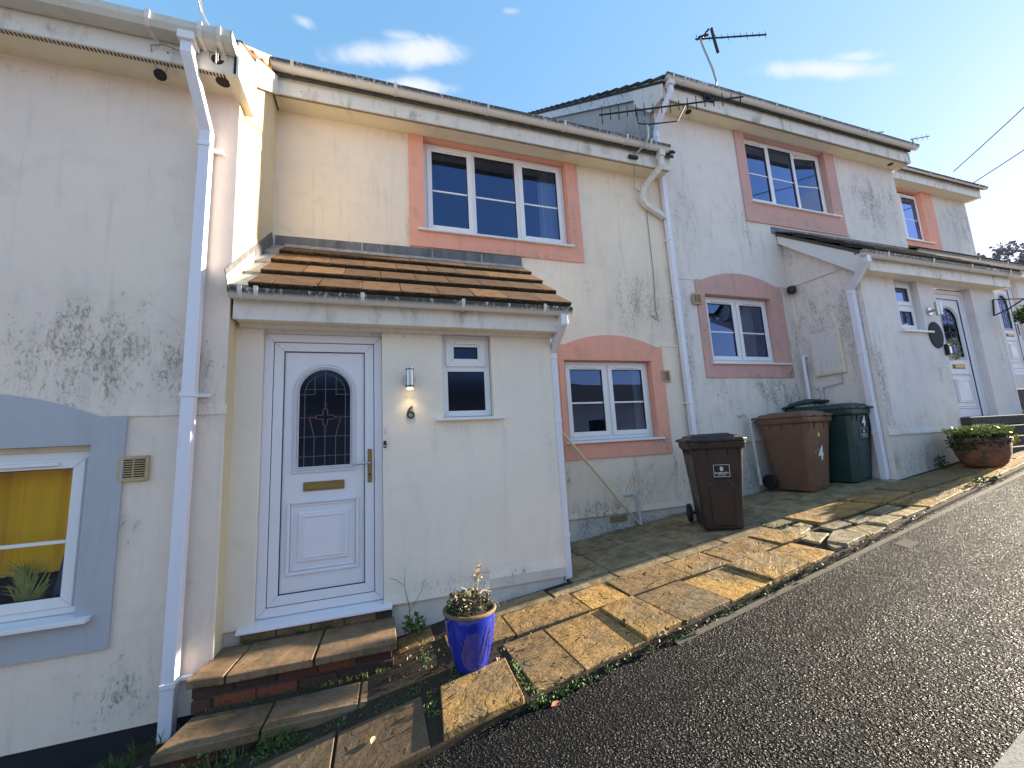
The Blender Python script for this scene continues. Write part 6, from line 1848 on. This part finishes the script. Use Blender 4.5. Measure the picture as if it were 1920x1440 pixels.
q0, q1 = Vector((4.68, 4.13, 5.99)), Vector((5.73, 3.79, 6.02))
part('boom', MB().tube([q0, q1], 0.012, 8), M['dark_metal'], A2)
part('mast', MB().tube([(4.80, 4.13, 5.03), (4.85, 4.08, 5.10), (4.90, 4.06, 5.24), (4.86, 4.06, 5.45), (4.76, 4.09, 5.86), (4.74, 4.10, 6.02)], 0.015, 10), M['grey_metal'], A2, smooth=True)
part('mast_bracket', MB().box(4.68, 4.86, 4.10, 4.14, 4.93, 5.02), M['dark_metal'], A2)
part('mast_bracket', MB().tube([(4.82, 4.13, 4.98), (4.72, 4.06, 4.95), (4.66, 4.10, 4.99)], 0.02, 8), M['dark_metal'], A2)
for (pa, pb, r_) in (((4.95, 4.04, 6.00), (4.98, 4.03, 5.74), .022), ((4.95, 4.04, 6.00), (4.93, 4.04, 6.16), .022), ((4.76, 4.10, 5.98), (4.88, 4.05, 6.14), .016), ((4.72, 4.1, 6.0), (4.86, 4.06, 6.05), .02)):
    part('dipole', MB().tube([pa, pb], r_, 8), M['dark_metal'], A2)
for k in range(12):
    p = q0 + (q1 - q0) * (0.02 + 0.97 * k / 11)
    hh = 0.06 if k != 0 else .09
    part('element', MB().tube([p + Vector((0, 0, hh)), p - Vector((0, 0, hh * (.5 + .5 * (k % 3 == 2))))], 0.0035, 5), M['dark_metal'], A2)
def small_aerial(x, y, z, label, s=1.0):
    a = thing('tv_aerial', label, 'aerial', (x, y, z))
    part('mast', MB().tube([(x, y, z), (x + .05 * s, y - .02, z + .25 * s), (x + .12 * s, y - .03, z + .30 * s)], 0.012, 6), M['grey_metal'], a)
    part('boom', MB().tube([(x + .02 * s, y, z + .27 * s), (x + .45 * s, y - .15 * s, z + .33 * s)], 0.01, 6), M['grey_metal'], a)
    for k in range(4): part('element', MB().tube([(x + (.1 + .11 * k) * s, y - .04 * k * s, z + (.22 + .015 * k) * s), (x + (.1 + .11 * k) * s, y - .04 * k * s, z + (.36 + .015 * k) * s)], 0.005, 5), M['grey_metal'], a)


small_aerial(9.62, 4.12, 5.08, 'small pale aerial poking out beyond the end of the further gutter', 0.8)
small_aerial(8.75, 4.25, 5.2, 'thin aerial tip showing above the further roof edge', 0.5)
for (pa, pb, lab) in (((14.2, 5.4, 6.35), (10.0, -2.2, 8.1), 'upper of two thin overhead wires crossing the sky at right'),
                      ((14.5, 5.25, 5.95), (11.5, -2.0, 6.9), 'lower overhead wire running to the furthest house eaves')):
    a, b = Vector(pa), Vector(pb)
    pts = [a.lerp(b, k / 12) - Vector((0, 0, 0.35 * (1 - (2 * k / 12 - 1) ** 2) * .5)) for k in range(13)]
    solo('overhead_wire', MB().tube(pts, 0.010, 6), M['dark_metal'], lab, 'wire', loc=pa)

# ------------------------------------------------------------------ hanging basket
hb = thing('hanging_basket', 'bushy hanging basket on a black bracket beyond the far porch', 'hanging basket', (9.5, 3.4, 1.7))
part('bracket', MB().tube([(9.251, 3.420, 1.843), (9.174, 3.420, 1.577)], 0.012, 6), M['dark_metal'], hb)
part('bracket', MB().tube([(9.251, 3.420, 1.843), (9.226, 3.100, 1.741)], 0.008, 6), M['dark_metal'], hb)
part('bracket', MB().tube([(9.174, 3.420, 1.577), (9.200, 3.260, 1.639), (9.226, 3.100, 1.741)], 0.010, 6), M['dark_metal'], hb)
part('chain', MB().tube([(9.226, 3.100, 1.741), (9.226, 3.100, 1.471)], 0.005, 5), M['dark_metal'], hb)
lf = MB(); leaves(lf, (9.226, 3.100, 1.471), (0.15, 0.15, 0.13), 520, 0.05)
part('foliage', lf, M['leaf_dark'], hb, kind='stuff', recalc=False, merge=False)
lf = MB(); leaves(lf, (9.226, 3.100, 1.521), (0.16, 0.16, 0.11), 200, 0.045)
part('foliage', lf, M['leaf_yellow'], hb, kind='stuff', recalc=False, merge=False)
wr = thing('door_wreath', 'small leafy wreath hanging on the glass of the far porch door', 'wreath', (8.2, YP + .05, 1.0))
lf = MB()
for k in range(26):
    a = 2 * math.pi * k / 26
    leaves(lf, (8.13 + .10 * math.cos(a), YP + .06, 1.03 + .14 * math.sin(a)), (0.03, 0.015, 0.03), 9, 0.03)
part('foliage', lf, M['leaf_yellow'], wr, kind='stuff', recalc=False, merge=False)

# ------------------------------------------------------------------ house across the lane (seen reflected in the panes)
op = thing('facing_house', 'pale house across the lane, seen only as a reflection in the window panes', 'house', (2, -9.0, -1.2))
holes = [(x, x + 1.1, 0.0, 1.1) for x in (-7, -3.6, -0.2, 3.2, 6.6, 10.0)]
m = MB()
mm_ = MB().wall_y(-11, 16, -3.0, 1.9, 9.0, holes, -0.0, reveal=False)
m.raw([(x, -y, z) for x, y, z in mm_.v], mm_.f)
m.box(-11, 16, -14.2, -9.15, -3.0, 1.88)
part('wall', m, M['wall8'], op)
part('roof', MB().prism([(-11.3, -8.7, 1.85), (-11.3, -11.6, 3.2), (-11.3, -14.5, 1.85)], (27.6, 0, 0)), M['tile_dark'], op)
for (a_, b_, c_, d_) in holes:
    w_ = part('window', MB().ring(a_, b_, c_, d_, 0.07, -9.06, -8.99), M['upvc'], op)
    part('pane', MB().face([(a_, -9.04, c_), (b_, -9.04, c_), (b_, -9.04, d_), (a_, -9.04, d_)]), M['seal'], w_, recalc=False)

# ------------------------------------------------------------------ far hill and trees
hm = MB(); nx, ny_ = 26, 10
grid = []
for j in range(ny_ + 1):
    for i in range(nx + 1):
        x = 45 + i * 8; y = -70 + j * 17
        z = -1 + 9.0 * math.exp(-((x - 120) / 70) ** 2) * (0.6 + .4 * math.sin(y * .04 + 1)) * min(1, (x - 40) / 40)
        grid.append((x, y, z))
hm.raw(grid, [(j * (nx + 1) + i, j * (nx + 1) + i + 1, (j + 1) * (nx + 1) + i + 1, (j + 1) * (nx + 1) + i) for j in range(ny_) for i in range(nx)])
solo('hill', hm, M['far_hill'], 'low wooded hillside beyond the terrace', 'hill', kind='structure', smooth=True, recalc=False)


def tree(x, y, z, h, r, label, n=1500, seed=1, group='trees on the skyline beyond the terrace'):
    random.seed(seed)
    t = thing('tree', label, 'tree', (x, y, z), 0, group)
    tm = MB(); tm.tube([(x, y, z), (x + .1, y, z + h * .35), (x, y + .1, z + h * .7), (x + .1, y, z + h * .9)], .2, 7, rr=[.28, .2, .12, .04])
    tips = []
    for k in range(26):
        a = random.uniform(0, 2 * math.pi); zz = z + h * random.uniform(.3, .75)
        e = Vector((x + math.cos(a) * r * random.uniform(.5, .95), y + math.sin(a) * r * random.uniform(.5, .95), zz + h * random.uniform(.1, .3)))
        mid = Vector((x, y, zz)).lerp(e, .5) + Vector((0, 0, h * .05))
        tm.tube([(x, y, zz), mid, e], .05, 5, rr=[.08, .05, .02]); tips += [mid, e]
        for q in range(3):
            e2 = e.lerp(mid, random.random()) + Vector((random.uniform(-1, 1), random.uniform(-1, 1), random.uniform(.2, 1))) * r * .3
            tm.tube([mid.lerp(e, .6), e2], .02, 4, rr=[.03, .012]); tips.append(e2)
    part('trunk', tm, M['twig'], t)
    lm_ = MB()
    for k in range(n // 12):
        c = random.choice(tips) + Vector((random.uniform(-1, 1), random.uniform(-1, 1), random.uniform(-1, 1))) * r * .12
        leaves(lm_, c, (r * .12, r * .12, r * .10), 12, .22)
    part('crown', lm_, M['far_tree'], t, kind='stuff', recalc=False, merge=False)


tree(31.5, 10.6, 1.5, 7.2, 2.3, 'thin-leaved hazy tree showing just past the end house wall', 4200, 3)
tree(34.5, 9.3, 1.5, 7.6, 2.4, 'middle of the hazy bare-branched trees right of the end house', 4200, 5)
tree(34, 6.9, 1.5, 6.6, 2.3, 'hazy bare-branched tree at the right edge above the porch gutter', 4200, 8)

for o in COL.objects:
    if o.type == 'MESH': pass
